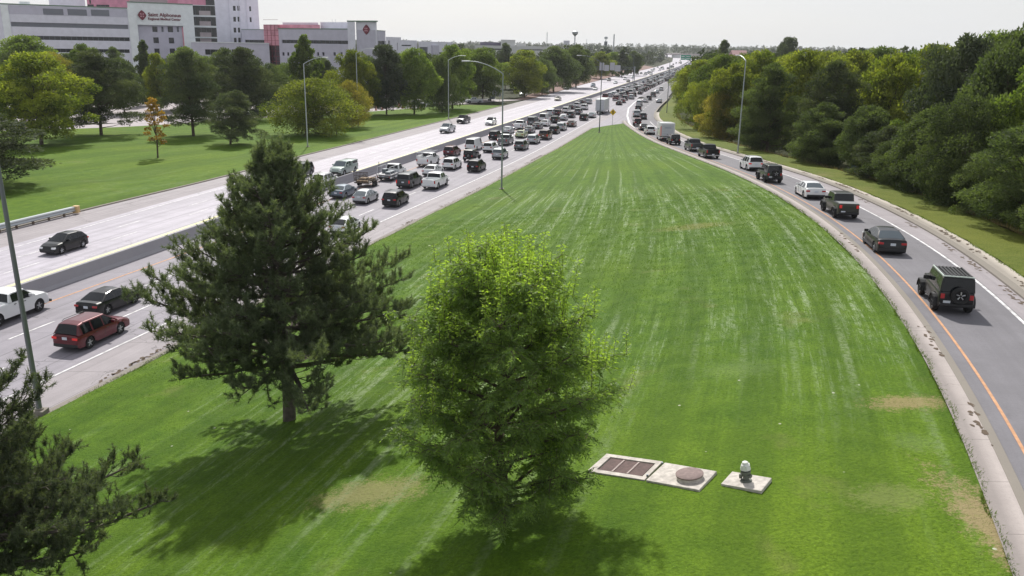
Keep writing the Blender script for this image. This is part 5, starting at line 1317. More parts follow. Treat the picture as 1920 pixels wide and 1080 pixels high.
# ---- right of the ramp: px, distance, top, width, kind, leaf
T4 = [
 (1330, 270, 100, 90, 'round2', 'dark', 'dark green tree showing between the merge-side yellow trees'),
 (1395, 240, 100, 90, 'low0', 'mid', 'mid-green tree behind the yellow-green pair left of the bare lamp post'),
 (1475, 210, 98, 110, 'low1', 'yellow', 'olive tree filling the gap right of the bare lamp post'),
 (1545, 220, 96, 110, 'low0', 'yellow', 'olive tree behind the top of the very dark pine'),
 (1700, 170, 94, 130, 'low1', 'mid', 'mid-green tree behind the golden and yellow-green pair'),
 (1535, 98, 200, 100, 'round1', 'dark', 'dark green tree at the foot of the very dark pine'),
 (1840, 120, 60, 150, 'low0', 'mid', 'green tree joining the two tallest trees at the right'),
 (1283, 300, 128, 60, 'low0', 'yellow', 'yellow-green tree nearest the merge on the right'),
 (1306, 235, 112, 90, 'round0', 'yellow', 'olive-yellow tree overhanging the right kerb by the merge'),
 (1288, 190, 150, 75, 'low1', 'yellow', 'low ochre tree at the edge of the right verge by the merge'),
 (1348, 420, 74, 34, 'column0', 'dark', 'dark ragged tree rising above the right skyline'),
 (1352, 210, 104, 100, 'round1', 'mid', 'green tree right of the olive-yellow one'),
 (1335, 165, 170, 90, 'low0', 'gold', 'low autumn-gold tree at the foot of the verge behind the box truck'),
 (1378, 165, 120, 100, 'round2', 'yellow', 'yellow-green tree left of the bare lamp post'),
 (1420, 180, 92, 110, 'round3', 'yellow', 'tall yellow-green tree behind the top of the bare lamp post'),
 (1440, 135, 118, 105, 'pine1', 'dark', 'dark grey-green tree right beside the bare lamp post'),
 (1468, 350, 70, 56, 'round0', 'grey', 'pale grey-green tree breaking the skyline behind the lamp post trees'),
 (1405, 138, 205, 90, 'low1', 'dark', 'low dark tree at the foot of the bare lamp post'),
 (1500, 150, 96, 120, 'round1', 'yellow', 'yellow-olive tree left of the dark pine tower'),
 (1560, 118, 114, 125, 'pine2', 'pine', 'very dark tall pine in the middle of the right tree line'),
 (1498, 112, 190, 110, 'pine0', 'dark', 'dark low pine left of the very dark tall pine'),
 (1595, 165, 94, 130, 'round2', 'yellow', 'yellow-olive tree behind the very dark tall pine'),
 (1665, 120, 98, 140, 'round3', 'yellow', 'golden tree above the blue-grey wall gap'),
 (1735, 125, 84, 150, 'round0', 'yellow', 'yellow-green tree right of the golden tree'),
 (1610, 92, 235, 110, 'pine1', 'pine', 'low dark pine left of the blue-grey wall gap'),
 (1700, 82, 205, 150, 'round1', 'dark', 'dark leafy tree right of the blue-grey wall gap'),
 (1625, 84, 278, 110, 'low0', 'dark', 'dark bushy growth below the blue-grey wall gap'),
 (1680, 95, 225, 90, 'round2', 'mid', 'green tree covering the right end of the blue-grey wall'),
 (1805, 100, 66, 170, 'round2', 'grey', 'tall green tree with ragged top near the right edge'),
 (1880, 88, 50, 190, 'round3', 'dark', 'tallest green tree at the right edge'),
 (1790, 74, 180, 170, 'low0', 'dark', 'dark tree in front of the ragged-topped one'),
 (1880, 62, 215, 210, 'pine0', 'dark', 'dark pine low at the right edge'),
 (1960, 72, 100, 200, 'round0', 'mid', 'green tree cut off by the right edge'),
 (1640, 200, 90, 120, 'round1', 'mid', 'green tree far behind the golden tree'),
 (1760, 68, 285, 130, 'low1', 'dark', 'dark bushy growth at the verge foot beside the black sedan'),
 (1850, 56, 330, 160, 'low0', 'dark', 'dark bushy growth at the verge foot near the right edge'),
 (1940, 48, 380, 200, 'low1', 'dark', 'dark bushy growth low at the right edge'),
 (1560, 88, 262, 110, 'low0', 'dark', 'dark bushy growth behind the white sedan on the ramp'),
 (1660, 74, 290, 120, 'low1', 'dark', 'dark bushy growth behind the dark green pickup on the ramp'),
 (1450, 112, 225, 110, 'low0', 'dark', 'dark bushy growth behind the white suv on the ramp'),
]
def zb4(x, y): return ground_z(x, y)
for i, (px, Y, yt, wp, k, lm, lab) in enumerate(T4):
    x = at_Y(px, Y, 250 if Y < 100 else 200); x = max(x, float(cR(Y))+7.5)
    z = max(zr(Y)+.15-(x-cR(Y)-6.2)*.5, -.4)-.05; H = height_for(x, Y, z, yt); kk = _fw@np.array([x, Y, z+H/2-CAM_H]); Wm = wp*1.22*kk/FPX
    h0, r0 = TREEMESH[k][2:]; tree(k, x, float(Y), z, H, lm, lab, G4, i*1.7, (Wm/2/(r0*1.05))/(H/h0))
# scrub and dry grass at the foot of the verge (uncountable)
rg = np.random.default_rng(9); N = 14000; yy = rg.uniform(30, 300, N)**1.0; yy = 28+(yy-30)*(rg.random(N)**.6); xx = np.array([float(cR(y)) for y in yy])+6.3+np.abs(rg.normal(size=N))*.7
P = np.stack([xx, yy, np.array([zr(y) for y in yy])+.0-(xx-np.array([float(cR(y)) for y in yy])-6.2)*.5], 1)
D = unit(rg.normal(size=(N, 3))*.45+np.array([0, 0, 1.]))
me = np_mesh('dry_grass', blades(P, D, rg.uniform(.25, .8, N), np.full(N, .025), rg, 'tri'), None, rg.random(N), leaf_mat('dry_grass', (.20, .16, .07), (.34, .25, .13), .3), False)
o = bpy.data.objects.new('dry_grass', me); col.objects.link(o); tag(o, 'dry tan grass fringing the top of the slope beyond the ramp verge', 'dry grass', kind='stuff')
# ragged lawn fringe creeping over the kerbs
N = 26000; ii = rg.integers(0, 3, N); yy = np.where(ii == 0, rg.uniform(34, 196, N), rg.uniform(15, 205, N)); yy = np.where(rg.random(N) < .5, 14+(yy-14)*.35, yy)
fx = np.array([lawn_edge(y) if i == 0 else (float(xg(y)) if i == 1 else float(cR(y))+1.5) for i, y in zip(ii, yy)]); sg_ = np.where(ii == 0, -1, np.where(ii == 1, 1, -1))
xx = fx+sg_*(np.abs(rg.normal(size=N))*.10+.10*np.sin(yy*1.9)*np.sin(yy*.53)-.06)
P = np.stack([xx, yy, np.array([(zr(y) if i else 0.) for i, y in zip(ii, yy)])+.12], 1); D = unit(rg.normal(size=(N, 3))*.8+np.array([0, 0, 1.])+np.stack([sg_*.5, yy*0, yy*0], 1))
me = np_mesh('lawn_fringe', blades(P, D, rg.uniform(.05, .16, N), np.full(N, .012), rg, 'tri'), None, rg.random(N), leaf_mat('fringe_grass', (.045, .085, .012), (.11, .15, .02), .35), False)
o = bpy.data.objects.new('lawn_fringe', me); col.objects.link(o); tag(o, 'ragged grass blades creeping over the kerb edges of the lawn', 'grass', kind='stuff')

N = 300000; yy = 15+ (rg.random(N)**1.7)*70; tt = rg.random(N); ea = np.interp(yy, YT, [lawn_edge(y) if y < 210 else 0 for y in YT]); ga = xg(yy); xx = ea+(ga-ea)*tt
cl_ = np.sin(xx*2.1+np.sin(yy*1.3)*2)+np.sin(yy*2.7+xx*.9)+rg.normal(size=N)*.9; kp = cl_ > -.4; xx, yy, ea, ga, cl_ = xx[kp], yy[kp], ea[kp], ga[kp], cl_[kp]; N = len(xx)
aa = np.interp(yy, YT, cE(YT)); zz_ = np.interp(yy, YT, _zr(YT)); u_ = np.clip((xx-aa)/(ga-aa), 0, 1); zz_ = zz_*(u_*u_*(3-2*u_)*.55+u_*.45)+.09+.05*np.sin(xx*.5)*np.sin(yy*.37)
D = unit(rg.normal(size=(N, 3))*.75+np.array([0, 0, 1.])); sc_ = np.clip(yy/35., .7, 1.6)
me = np_mesh('lawn_blades', blades(np.stack([xx, yy, zz_], 1), D, rg.uniform(.035, .085, N)*sc_, rg.uniform(.007, .014, N)*sc_, rg, 'tri'), None, np.clip(.35+.12*cl_+rg.normal(size=N)*.22, 0, 1), leaf_mat('lawn_blades', (.052, .115, .009), (.155, .25, .035), .38, .7, .05), False)
o = bpy.data.objects.new('lawn_blades', me); col.objects.link(o); tag(o, 'short mown grass blades standing up over the near lawn', 'grass', kind='stuff')
# far woods: tree canopies out to the horizon that read as one mass
rg = np.random.default_rng(21); PV = []; TT = []
cands = []
while len(cands) < 6500:
    y = 330+(rg.random()**1.35)*2900; x = rg.uniform(-1, 1)*(y*.72+60)
    xr_, xl_ = float(cR(min(y, 2500))), float(wbL(min(y, 2500)))
    if xl_-14 < x < xr_+12: continue
    if y < 900 and xr_ < x < xr_+30 and False: continue
    if y < 420 and x < 0: continue
    cands.append((x, y))
variants = [TREEMESH['far%d' % i][1] for i in range(3)]+[TREEMESH['farpine0'][1]]
vd = []
for me in variants:
    a = np.zeros(len(me.vertices)*3, dtype=np.float32); me.vertices.foreach_get('co', a); t = np.zeros(len(me.vertices), dtype=np.float32); me.attributes['tint'].data.foreach_get('value', t); vd.append((a.reshape(-1, 4, 3), t.reshape(-1, 4)[:, 0]))
for (x, y) in cands:
    v, t = vd[rg.choice(4, p=[.3, .3, .3, .1])]; n = int(max(70, min(650, 240000/y))); idx = rg.choice(len(v), n, replace=False); q = v[idx].copy()
    ctr = q.mean(1, keepdims=True); q = ctr+(q-ctr)*min(3.2, sqrt(1900./n)*.85); H = rg.uniform(8, 15)*(1 if rg.random() < .93 else 1.35); a = rg.uniform(0, 6.28); s = H/10; wv = s*rg.uniform(.9, 1.4)
    X_ = (q[..., 0]*cos(a)-q[..., 1]*sin(a))*wv+x; Y_ = (q[..., 0]*sin(a)+q[..., 1]*cos(a))*wv+y; Z_ = q[..., 2]*s+base_z(x, y)
    PV.append(np.stack([X_, Y_, Z_], -1).reshape(-1, 3)); TT.append(np.clip(t[idx]*.7+rg.normal()*.2+.1, 0, 1))
PV = np.concatenate(PV); TT = np.concatenate(TT); print('far quads', len(TT))
me = np_mesh('distant_woods', PV, None, TT, leaf_mat('leaves_far', (.030, .048, .022), (.075, .090, .032), .3))
o = bpy.data.objects.new('distant_woods', me); col.objects.link(o); tag(o, 'dense tree canopy covering the flat land out to the horizon', 'woods', kind='stuff')

# ================================================================ BUILDINGS
def bconc(name, c): return pmat(name, c, .85, noise=.07, nscale=.6, bump=.1)
m_b1 = bconc('pale_panel', (.70, .70, .77)); m_b2 = bconc('grey_panel', (.52, .51, .59)); m_b3 = bconc('light_panel', (.78, .82, .82)); m_b4 = bconc('tower_white', (.80, .80, .88))
m_pink = pmat('pink_brick', (.68, .30, .40), .8, noise=.15, nscale=.5); m_win = pmat('dark_window', (.02, .022, .028), .12, spec=.6); m_winp = pmat('grey_window', (.14, .15, .18), .15, spec=.6)
m_copper = pmat('copper_glass', (.14, .06, .05), .12, spec=.9); m_roofg = pmat('roof_edge_green', (.16, .24, .18), .7); m_maroon = pmat('emblem_maroon', (.16, .012, .03), .5); m_tan = bconc('tan_wall', (.48, .41, .42))
class Facade:
    """vertical wall plane through two plan points; features located on it in metres"""
    def __init__(s, pxa, Ya, pxb, Yb, name, label, cat='building', group=None, depth=25., mat=None):
        s.A = np.array([at_Y(pxa, Ya), Ya]); s.B = np.array([at_Y(pxb, Yb), Yb]); d = s.B-s.A; s.L = float(np.linalg.norm(d)); s.d = d/s.L
        s.n = np.array([s.d[1], -s.d[0]])                     # faces the camera
        s.ang = atan2(s.d[1], s.d[0]); s.root = empty(name, (float(s.A[0]), float(s.A[1]), 0.), s.ang); tag(s.root, label, cat, group); s.depth = depth; s.mat = mat
    def uz(s, px, py):
        r_ = ray(px, py); t = (s.A@s.n)/(r_[:2]@s.n); q = r_*t+np.array([0, 0, CAM_H]); return float((q[:2]-s.A)@s.d), float(q[2])
    def wall(s, u0, u1, z0_, z1, holes=(), mat=None, name='wall', depth=None, off=0., pane=m_win, rec=.45, pname='window'):
        """wall box with true window openings: panes sit back inside them. local x=u, y=depth (away), z"""
        mat = mat or s.mat; dp = depth or s.depth; P_ = s.A+s.d*(u0+u1)/2; k = float((P_@s.d)/(P_@-s.n))
        if off > 2: u0 += k*off; u1 += k*off; holes = [(q[0]+k*off, q[1]+k*off)+tuple(q[2:]) for q in holes]; z1 = CAM_H+(z1-CAM_H)*(1+off/float(np.linalg.norm(P_)))
        us = sorted(set([u0, u1]+[h for q in holes for h in q[:2]])); zs = sorted(set([z0_, z1]+[h for q in holes for h in q[2:4]])); b = MB()
        us = [u for u in us if u0 <= u <= u1]; zs = [z for z in zs if z0_ <= z <= z1]
        for i in range(len(us)-1):
            for j in range(len(zs)-1):
                um, zm = (us[i]+us[i+1])/2, (zs[j]+zs[j+1])/2
                if any(q[0] < um < q[1] and q[2] < zm < q[3] for q in holes): continue
                b.quad((us[i], off, zs[j]), (us[i+1], off, zs[j]), (us[i+1], off, zs[j+1]), (us[i], off, zs[j+1]))
        for q in holes:
            a, c_, e, f = q[:4]; y0, y1 = off, off+rec
            b.quad((a, y0, e), (a, y1, e), (c_, y1, e), (c_, y0, e)); b.quad((a, y0, f), (c_, y0, f), (c_, y1, f), (a, y1, f)); b.quad((a, y0, e), (a, y0, f), (a, y1, f), (a, y1, e)); b.quad((c_, y0, e), (c_, y1, e), (c_, y1, f), (c_, y0, f))
        y1 = off+dp; v0, v1 = u0+k*dp, u1+k*dp
        b.quad((u0, off, z1), (u1, off, z1), (v1, y1, z1), (v0, y1, z1)); b.quad((u0, off, z0_), (u0, off, z1), (v0, y1, z1), (v0, y1, z0_)); b.quad((u1, off, z0_), (v1, y1, z0_), (v1, y1, z1), (u1, off, z1)); b.quad((v0, y1, z0_), (v0, y1, z1), (v1, y1, z1), (v1, y1, z0_))
        wo_ = b.build(name, mat, s.root)
        for q in holes:
            p = q[4] if len(q) > 4 else pane; b = MB(); b.quad((q[0], off+rec, q[2]), (q[1], off+rec, q[2]), (q[1], off+rec, q[3]), (q[0], off+rec, q[3]))
            n_ = int((q[1]-q[0])/1.6)
            wn = b.build(pname, p, wo_)
            if n_ > 2:
                b = MB()
                for k in range(1, n_): u = q[0]+(q[1]-q[0])*k/n_; b.box(u-.05, u+.05, off+rec-.08, off+rec-.005, q[2], q[3])
                b.build('mullions', m_dkst, wo_)
        return wo_
    def rect(s, x0, y0, x1, y1):
        """metre rectangle from two picture corners"""
        u0, za = s.uz(x0, y0); u1, zb_ = s.uz(x1, y1); return (u0, u1, min(za, zb_), max(za, zb_))
    def rect4(s, x0, yt0, yb0, x1, yt1, yb1, *e):
        u0, a = s.uz(x0, yt0); _, b_ = s.uz(x0, yb0); u1, c_ = s.uz(x1, yt1); _, d_ = s.uz(x1, yb1); return (u0, u1, (b_+d_)/2, (a+c_)/2)+tuple(e)
    def slab(s, r_, name, mat, d0=-.12, d1=0., parent=None):
        b = MB(); b.box(r_[0], r_[1], d0, d1, r_[2], r_[3]); return b.build(name, mat, parent or s.root)
def text_mesh(s, size, mat, bold=False):
    cu = bpy.data.curves.new('lettering', 'FONT'); cu.body = s; cu.size = size; cu.extrude = .06; cu.offset = .012*size if bold else 0.004*size
    o = bpy.data.objects.new('lettering', cu); col.objects.link(o); dg = bpy.context.evaluated_depsgraph_get(); me = bpy.data.meshes.new_from_object(o.evaluated_get(dg)); bpy.data.objects.remove(o)
    o = bpy.data.objects.new('lettering', me); me.materials.clear(); me.materials.append(mat); col.objects.link(o); return o
def emblem(F, px, py, hpx, parent):
    u, z = F.uz(px, py); _, z2 = F.uz(px, py+hpx/2); h = abs(z-z2); b = MB(); pts = []
    for k in range(32):
        a = 2*pi*k/32; c_, s_ = cos(a), sin(a); rr = h*.93/(abs(c_)**1.25+abs(s_)**1.25)**(1/1.25); pts.append((u+rr*c_*.86, z+rr*s_))
    b.poly([(x, -.35, zz) for x, zz in pts])
    for i in range(32): p, q = pts[i], pts[(i+1) % 32]; b.quad((p[0], -.35, p[1]), (p[0], 0, p[1]), (q[0], 0, q[1]), (q[0], -.35, q[1]))
    e = b.build('emblem', m_maroon, parent); b = MB()
    for k in range(4):
        a = pi/4+k*pi/2; c_, s_ = cos(a), sin(a)
        for (d0, d1, w_) in ((.10, .52, .15),):
            L_ = h; px_, pz_ = -s_*w_*L_, c_*w_*L_
            b.poly([(u+c_*d0*L_, -.37, z+s_*d0*L_), (u+c_*.3*L_+px_, -.37, z+s_*.3*L_+pz_), (u+c_*d1*L_, -.37, z+s_*d1*L_), (u+c_*.3*L_-px_, -.37, z+s_*.3*L_-pz_)])
    b.build('emblem_petals', pmat('petal_pink', (.55, .28, .33), .6), e)
GB = 'hospital buildings'
# A: long block with window bands, left
F = Facade(-60, 281, 248, 309, 'hospital_block', 'long pale hospital block with dark window bands at the top left', group=GB, mat=m_b1)
zt = F.uz(20, 8.5)[1]; uR = F.uz(246, 20)[0]
holes = [F.rect4(20, 41, 50, 240, 46.5, 54, m_winp), F.rect4(28, 66.5, 74, 243, 70, 77), F.rect4(28, 90, 97, 243, 93, 99.5), F.rect4(28, 114, 121, 243, 116, 122)]
holes[0] = (holes[0][0], holes[0][1], holes[0][2], holes[0][3], m_winp)
wa = F.wall(-2, uR, -1, zt, holes)
for q in ((15, 10, 26.5, 237, 17, 32),): F.slab(F.rect4(*q), 'recessed_panel', m_b2, -.06)
for (a, c_) in ((80, 118), (126, 162), (170, 204)): F.slab(F.rect4(a, 16+(a-80)*.022, 27+(a-80)*.022, c_, 16+(c_-80)*.022, 28+(c_-80)*.022), 'louvre_panel', m_winp, -.12, -.06)
F.slab((-2, uR+.1, zt, zt+.35), 'roof_edge', m_roofg, -.15, .5, wa)
F.slab(F.rect4(0, 8, 80, 14, 9, 80), 'pilaster', m_b3, -.5); F.slab(F.rect4(238, 14, 130, 254, 15, 130), 'pilaster', m_b3, -.6)
F.slab(F.rect4(38, 2, 9, 57, 3, 10), 'roof_unit', m_b3, 2, 6)
# C: sign wall
F = Facade(248, 309, 362, 322, 'hospital_sign_block', 'pale hospital block carrying the maroon emblem and lettering', group=GB, mat=m_b3)
u1 = F.uz(362, 20)[0]; zt = F.uz(300, 7)[1]; zl = F.uz(300, 47.5)[1]
wc = F.wall(0, u1, zl, zt, (), name='upper_wall')
F.wall(0, F.uz(256, 60)[0], -1, zl-.01, (), name='corner_pier'); F.wall(F.uz(344, 60)[0], u1, -1, zl-.01, (), name='corner_pier')
ua, ub = F.uz(256.5, 60)[0], F.uz(343.5, 60)[0]
holes = [F.rect(287, 49.5, 297.5, 60), F.rect(316, 49.5, 327, 60.5), F.rect(289, 70, 300.5, 81), F.rect(318, 70.5, 329, 81.5), F.rect(291, 91, 302, 101), F.rect(320, 91, 331, 101), F.rect(304, 50, 309, 60)+(m_winp,), F.rect(333, 50, 338, 60)+(m_winp,)]
F.wall(ua+.01, ub-.01, -1, zl-.02, holes, mat=m_b2, name='recessed_wall', off=1.2, depth=20)
emblem(F, 266, 28.5, 20, wc)
u0_, z_ = F.uz(277.5, 30); hL = abs(F.uz(277.5, 22)[1]-F.uz(277.5, 30.5)[1])
for sx, (s_, ya, hp, wpx) in enumerate((('Saint Alphonsus', 30.2, 9.0, 61), ('Regional Medical Center', 37.0, 6.0, 61))):
    o = text_mesh(s_, 1., m_maroon, True); w_ = max(v.co.x for v in o.data.vertices)-min(v.co.x for v in o.data.vertices); u0_, z_ = F.uz(277.5, ya); u1_ = F.uz(277.5+wpx, ya)[0]
    hz = abs(F.uz(300, ya)[1]-F.uz(300, ya-hp)[1])/.95; o.parent = wc; o.location = (u0_, -.1, z_); o.rotation_euler = (pi/2, 0, 0); o.scale = ((u1_-u0_)/w_, hz, 1.5)
F.slab((0, u1, zt, zt+.35), 'roof_edge', m_roofg, -.15, .5, wc)
F.slab(F.rect4(275, 9, 13, 320, 10, 14), 'roof_unit', m_b3, 3, 8)
# glass stair front and white tower
F = Facade(355, 330, 486, 338, 'hospital_tower', 'tall white hospital tower with small paired windows cut off by the top of the picture', group=GB, mat=m_b4)
gl = [F.rect4(355, 11, 28.5, 404, 10, 28.5, m_win), F.rect4(356, 32, 48, 405, 31, 48), F.rect4(357, 52, 69, 406, 51, 69), F.rect4(358, 72, 80, 407, 71, 80)]
ua = F.uz(352, 40)[0]; ub = F.uz(405, 40)[0]; zt = 58.
wt = F.wall(ua, ub-.01, -1, F.uz(380, 9.5)[1], gl, mat=m_b3, name='stair_wall', rec=2.2, pname='glass_front', depth=14)
for q in gl:
    b = MB(); b.box(q[0]+3.2, q[0]+7.2, .9, 2.1, q[2], q[2]+1.6); b.build('tan_panel', m_tan, wt)  # plain tan box set back inside each glass-front opening
F.wall(ua-3, ub-.01, F.uz(380, 9)[1], zt, (), mat=m_pink, name='brick_upper', off=6, depth=14)
F.slab((ub-3.2, ub-.05, F.uz(380, 9)[1], zt), 'dark_glass_strip', m_win, 5.8, 6.0)
holes = []
for k, y in enumerate((0, 20.2, 40.6, 61, 80)):
    for a in (0, 8): holes.append(F.rect(436+k*.6+a, y-9.2, 441.5+k*.6+a, y))
for k, y in enumerate((12, 32.5)): holes.append(F.rect(467+k, y-0.2, 471+k, y+9))
holes = [(min(h[0], h[1]), max(h[0], h[1]), h[2], h[3]) for h in holes]
u2 = F.uz(486, 40)[0]; F.wall(ub, u2, -1, zt, holes, name='tower_wall', rec=.35, depth=18)
for px in (430, 449, 463): F.slab((F.uz(px, 40)[0], F.uz(px+1.4, 40)[0], 14, zt), 'rib', m_b1, -.25)
# brick top seen above block A and the sign wall
F = Facade(160, 345, 352, 350, 'hospital_brick_tower', 'pink brick hospital tower rising behind the sign wall', group=GB, mat=m_pink)
zb_ = F.uz(160, 14)[1]; q = F.rect(182, -60, 244, 8); F.wall(F.uz(163, 5)[0], F.uz(243, 5)[0], -1, 70, [F.rect(163.5, -30, 171, 7), F.rect(163.5, 8.2, 176, 12.5), F.rect(180, 8.6, 205, 12.8)], name='brick_wall')
F.wall(F.uz(243, 5)[0]+.01, F.uz(314, 5)[0], -1, 70, (), mat=m_tan, name='tan_wall'); F.wall(F.uz(314, 5)[0]+.01, F.uz(352, 5)[0], -1, 70, (), name='brick_wall')
F = Facade(104, 350, 160, 350, 'hospital_penthouse', 'white hospital stair block standing left of the pink brick tower', group=GB, mat=m_b4)
F.wall(0, F.uz(160, 5)[0]-.1, -1, 64, (), name='wall')
# D: low wing
F = Facade(360, 300, 506, 300, 'hospital_low_wing', 'low grey hospital wing with dark openings between tower and pink glass corner', group=GB, mat=m_b2)
F.wall(0, F.uz(505, 90)[0], -1, F.uz(430, 80.5)[1], [F.rect(384, 92.5, 414, 103), F.rect(419, 92.5, 430, 103), F.rect(434, 92.5, 444, 103), F.rect(394, 110, 430, 116)], name='wall')
F.slab((0, F.uz(505, 90)[0], F.uz(430, 80.5)[1], F.uz(430, 79.3)[1]), 'roof_edge', m_b3, -.3, .6)
F = Facade(456, 310, 500, 306, 'hospital_link', 'grey flat-topped hospital link right of the white tower', group=GB, mat=m_b2)
F.wall(0, F.uz(500, 60)[0], -1, F.uz(478, 55.5)[1], [F.rect4(459, 74.5, 80.5, 498, 75, 81)], name='wall'); F.slab((0, F.uz(500, 60)[0], F.uz(478, 55.5)[1], F.uz(478, 54.6)[1]), 'roof_edge', m_roofg, -.2, .5)
# pink glass corner and grey block with emblem
F = Facade(497, 303, 523, 299, 'hospital_glass_corner', 'narrow corner tower of pink reflecting glass above dark glass', group=GB, mat=m_copper)
ue = F.uz(522, 60)[0]; zs_ = F.uz(510, 85)[1]
F.wall(0, ue, -1, zs_, (), name='dark_glass', mat=pmat('brown_glass', (.045, .02, .025), .15, spec=.8)); b = F.wall(0, ue, zs_+.01, F.uz(510, 46)[1], (), name='pink_glass', mat=pmat('pink_glass', (.60, .27, .33), .2, noise=.3, nscale=.35))
bb = MB()
for k in range(1, 4): bb.box(ue*k/4-.06, ue*k/4+.06, -.06, 0, -1, F.uz(510, 46)[1])
for k in range(14): zz = 3+k*1.7; bb.box(0, ue, -.05, 0, zz, zz+.1)
bb.build('mullions', m_maroon, F.root)
F = Facade(523, 299, 706, 281, 'hospital_grey_block', 'grey hospital block with one long dark window band and maroon emblem', group=GB, mat=m_b2)
zt = F.uz(600, 55)[1]; uB = F.uz(654, 60)[0]; uE = F.uz(706.5, 60)[0]
holes = [F.rect4(528, 74.8, 81, 655, 76, 82.5)]+[F.rect(a, 98, a+4.5, 104.5) for a in (529, 538, 594, 604, 625, 638)]+[F.rect(a, 121, a+4, 127.5) for a in (530, 597)]
wl = F.wall(0, uB-.01, -1, zt, holes, name='wall', depth=18); F.slab((0, uB, zt, zt+.3), 'roof_edge', m_roofg, -.1, .5, wl)
zt2 = F.uz(690, 40.8)[1]
wr_ = F.wall(uB, F.uz(668, 60)[0], -1, zt2, (), mat=m_b1, name='pier', depth=30, off=-.6)
F.wall(F.uz(668, 60)[0]+.01, uE, -1, zt2, (), mat=m_b1, name='end_wall', depth=30); F.slab(F.rect4(669.5, 56, 150, 703.5, 56, 150), 'lower_panel', m_b2, -.12)
F.slab((uB-.1, uE+.1, zt2, zt2+.35), 'roof_edge', m_roofg, -.7, .6); emblem(F, 687.5, 55.5, 20, wl)
F.wall(F.uz(600, 50)[0], uB-.02, zt+.3, zt2-.1, (), mat=m_b1, name='upper_wall', off=8, depth=18)
F.wall(F.uz(520, 50)[0], F.uz(601, 50)[0], zt+.3, F.uz(560, 46)[1], (), mat=pmat('pink_glass', (.42, .17, .20)), name='pink_glass_storey', off=6, depth=8)
F.wall(F.uz(528, 50)[0], F.uz(599, 50)[0], zt, F.uz(560, 41.5)[1], (), mat=m_b1, name='penthouse', off=15, depth=10)
b = MB()
for px in (580, 586): b.tube([(F.uz(px, 45)[0], 12, zt), (F.uz(px, 45)[0], 12, F.uz(px, 34)[1])], .06, 5)
b.build('antenna', m_galv, F.root)
F = Facade(707, 284, 723, 292, 'hospital_side_wing', 'dark-ended short wing right of the emblem block', group=GB, mat=m_b2)
F.wall(0, F.uz(722.5, 60)[0], -1, F.uz(715, 58)[1], [F.rect(709, 76.5, 722, 84)], name='wall', depth=12); F.slab((0, F.uz(722.5, 60)[0], F.uz(715, 58)[1], F.uz(715, 57)[1]), 'roof_edge', m_roofg, -.1, .5)
# buildings further along
F = Facade(724, 330, 753, 345, 'office_building', 'plain grey office block right of the hospital', mat=m_b1); F.wall(0, F.uz(752, 80)[0], -1, F.uz(738, 69.5)[1], [F.rect(728, 76, 732, 84), F.rect(744, 80, 746, 95)], name='wall')
F = Facade(752, 345, 856, 372, 'office_building', 'low lilac-grey office building with green window grid', mat=m_b1)
F.wall(0, F.uz(782, 80)[0], -1, F.uz(765, 75.5)[1], [F.rect(753, 84, 771.5, 86.5), F.rect(756, 97, 778, 99.5)], name='wall')
F.wall(F.uz(782, 80)[0]+.01, F.uz(846, 80)[0], -1, F.uz(800, 78)[1], [F.rect(784, 88, 800, 104)+(m_winp,), F.rect(816, 98, 832, 101)], name='wall', off=-.8)
F.slab(F.rect4(806, 85, 110, 818, 85, 110), 'grey_column', m_b2, -1.6, -.8)
F = Facade(890, 520, 1040, 560, 'flat_white_building', 'long white flat-roofed building with higher box in its middle beyond the trees', mat=pmat('white_wall', (.62, .62, .61), .8))
F.wall(0, F.uz(1030, 85)[0], -1, F.uz(960, 86)[1], [F.rect4(912, 91, 93.5, 944, 91, 93.5), F.rect4(976, 92, 94, 1025, 93, 95)], name='wall'); F.wall(F.uz(943, 80)[0], F.uz(970, 80)[0], F.uz(960, 86)[1], F.uz(955, 74.5)[1], (), name='roof_box', off=2); F.wall(F.uz(972, 80)[0], F.uz(990, 80)[0], F.uz(960, 86)[1], F.uz(980, 81)[1], (), name='roof_box', off=2)
F.wall(F.uz(900, 80)[0], F.uz(941, 80)[0], F.uz(960, 86)[1]-1, F.uz(920, 79)[1], (), name='dark_roof_screen', off=8, mat=pmat('dark_screen', (.12, .11, .16), .8))
F = Facade(1056, 800, 1068, 800, 'small_block_tower', 'small grey block rising above the far trees', mat=m_b1); F.wall(0, F.uz(1068, 80)[0], -1, F.uz(1060, 76)[1], (), name='wall', depth=10)
F = Facade(1378, 330, 1410, 330, 'gabled_house', 'pale gabled house wall with pinkish roof above the right trees', cat='house', mat=pmat('cream_wall', (.55, .50, .46), .8)); F.wall(0, F.uz(1402, 110)[0], -1, F.uz(1390, 108)[1], [F.rect(1390, 109.5, 1394, 113)], name='wall', depth=9)
b = MB(); u = F.uz(1402, 110)[0]; zt = F.uz(1390, 108)[1]; b.quad((-.4, -.5, zt-.1), (u+.4, -.5, zt-.1), (u+.4, 4.5, zt+2.6), (-.4, 4.5, zt+2.6)); b.quad((-.4, 9.5, zt-.1), (-.4, 4.5, zt+2.6), (u+.4, 4.5, zt+2.6), (u+.4, 9.5, zt-.1)); b.quad((-.4, -.5, zt-.1), (-.4, 4.5, zt+2.6), (-.4, 9.5, zt-.1), (-.4, 4.5, zt-.3)); b.build('roof', pmat('pinkish_roof', (.33, .20, .20), .8), F.root)
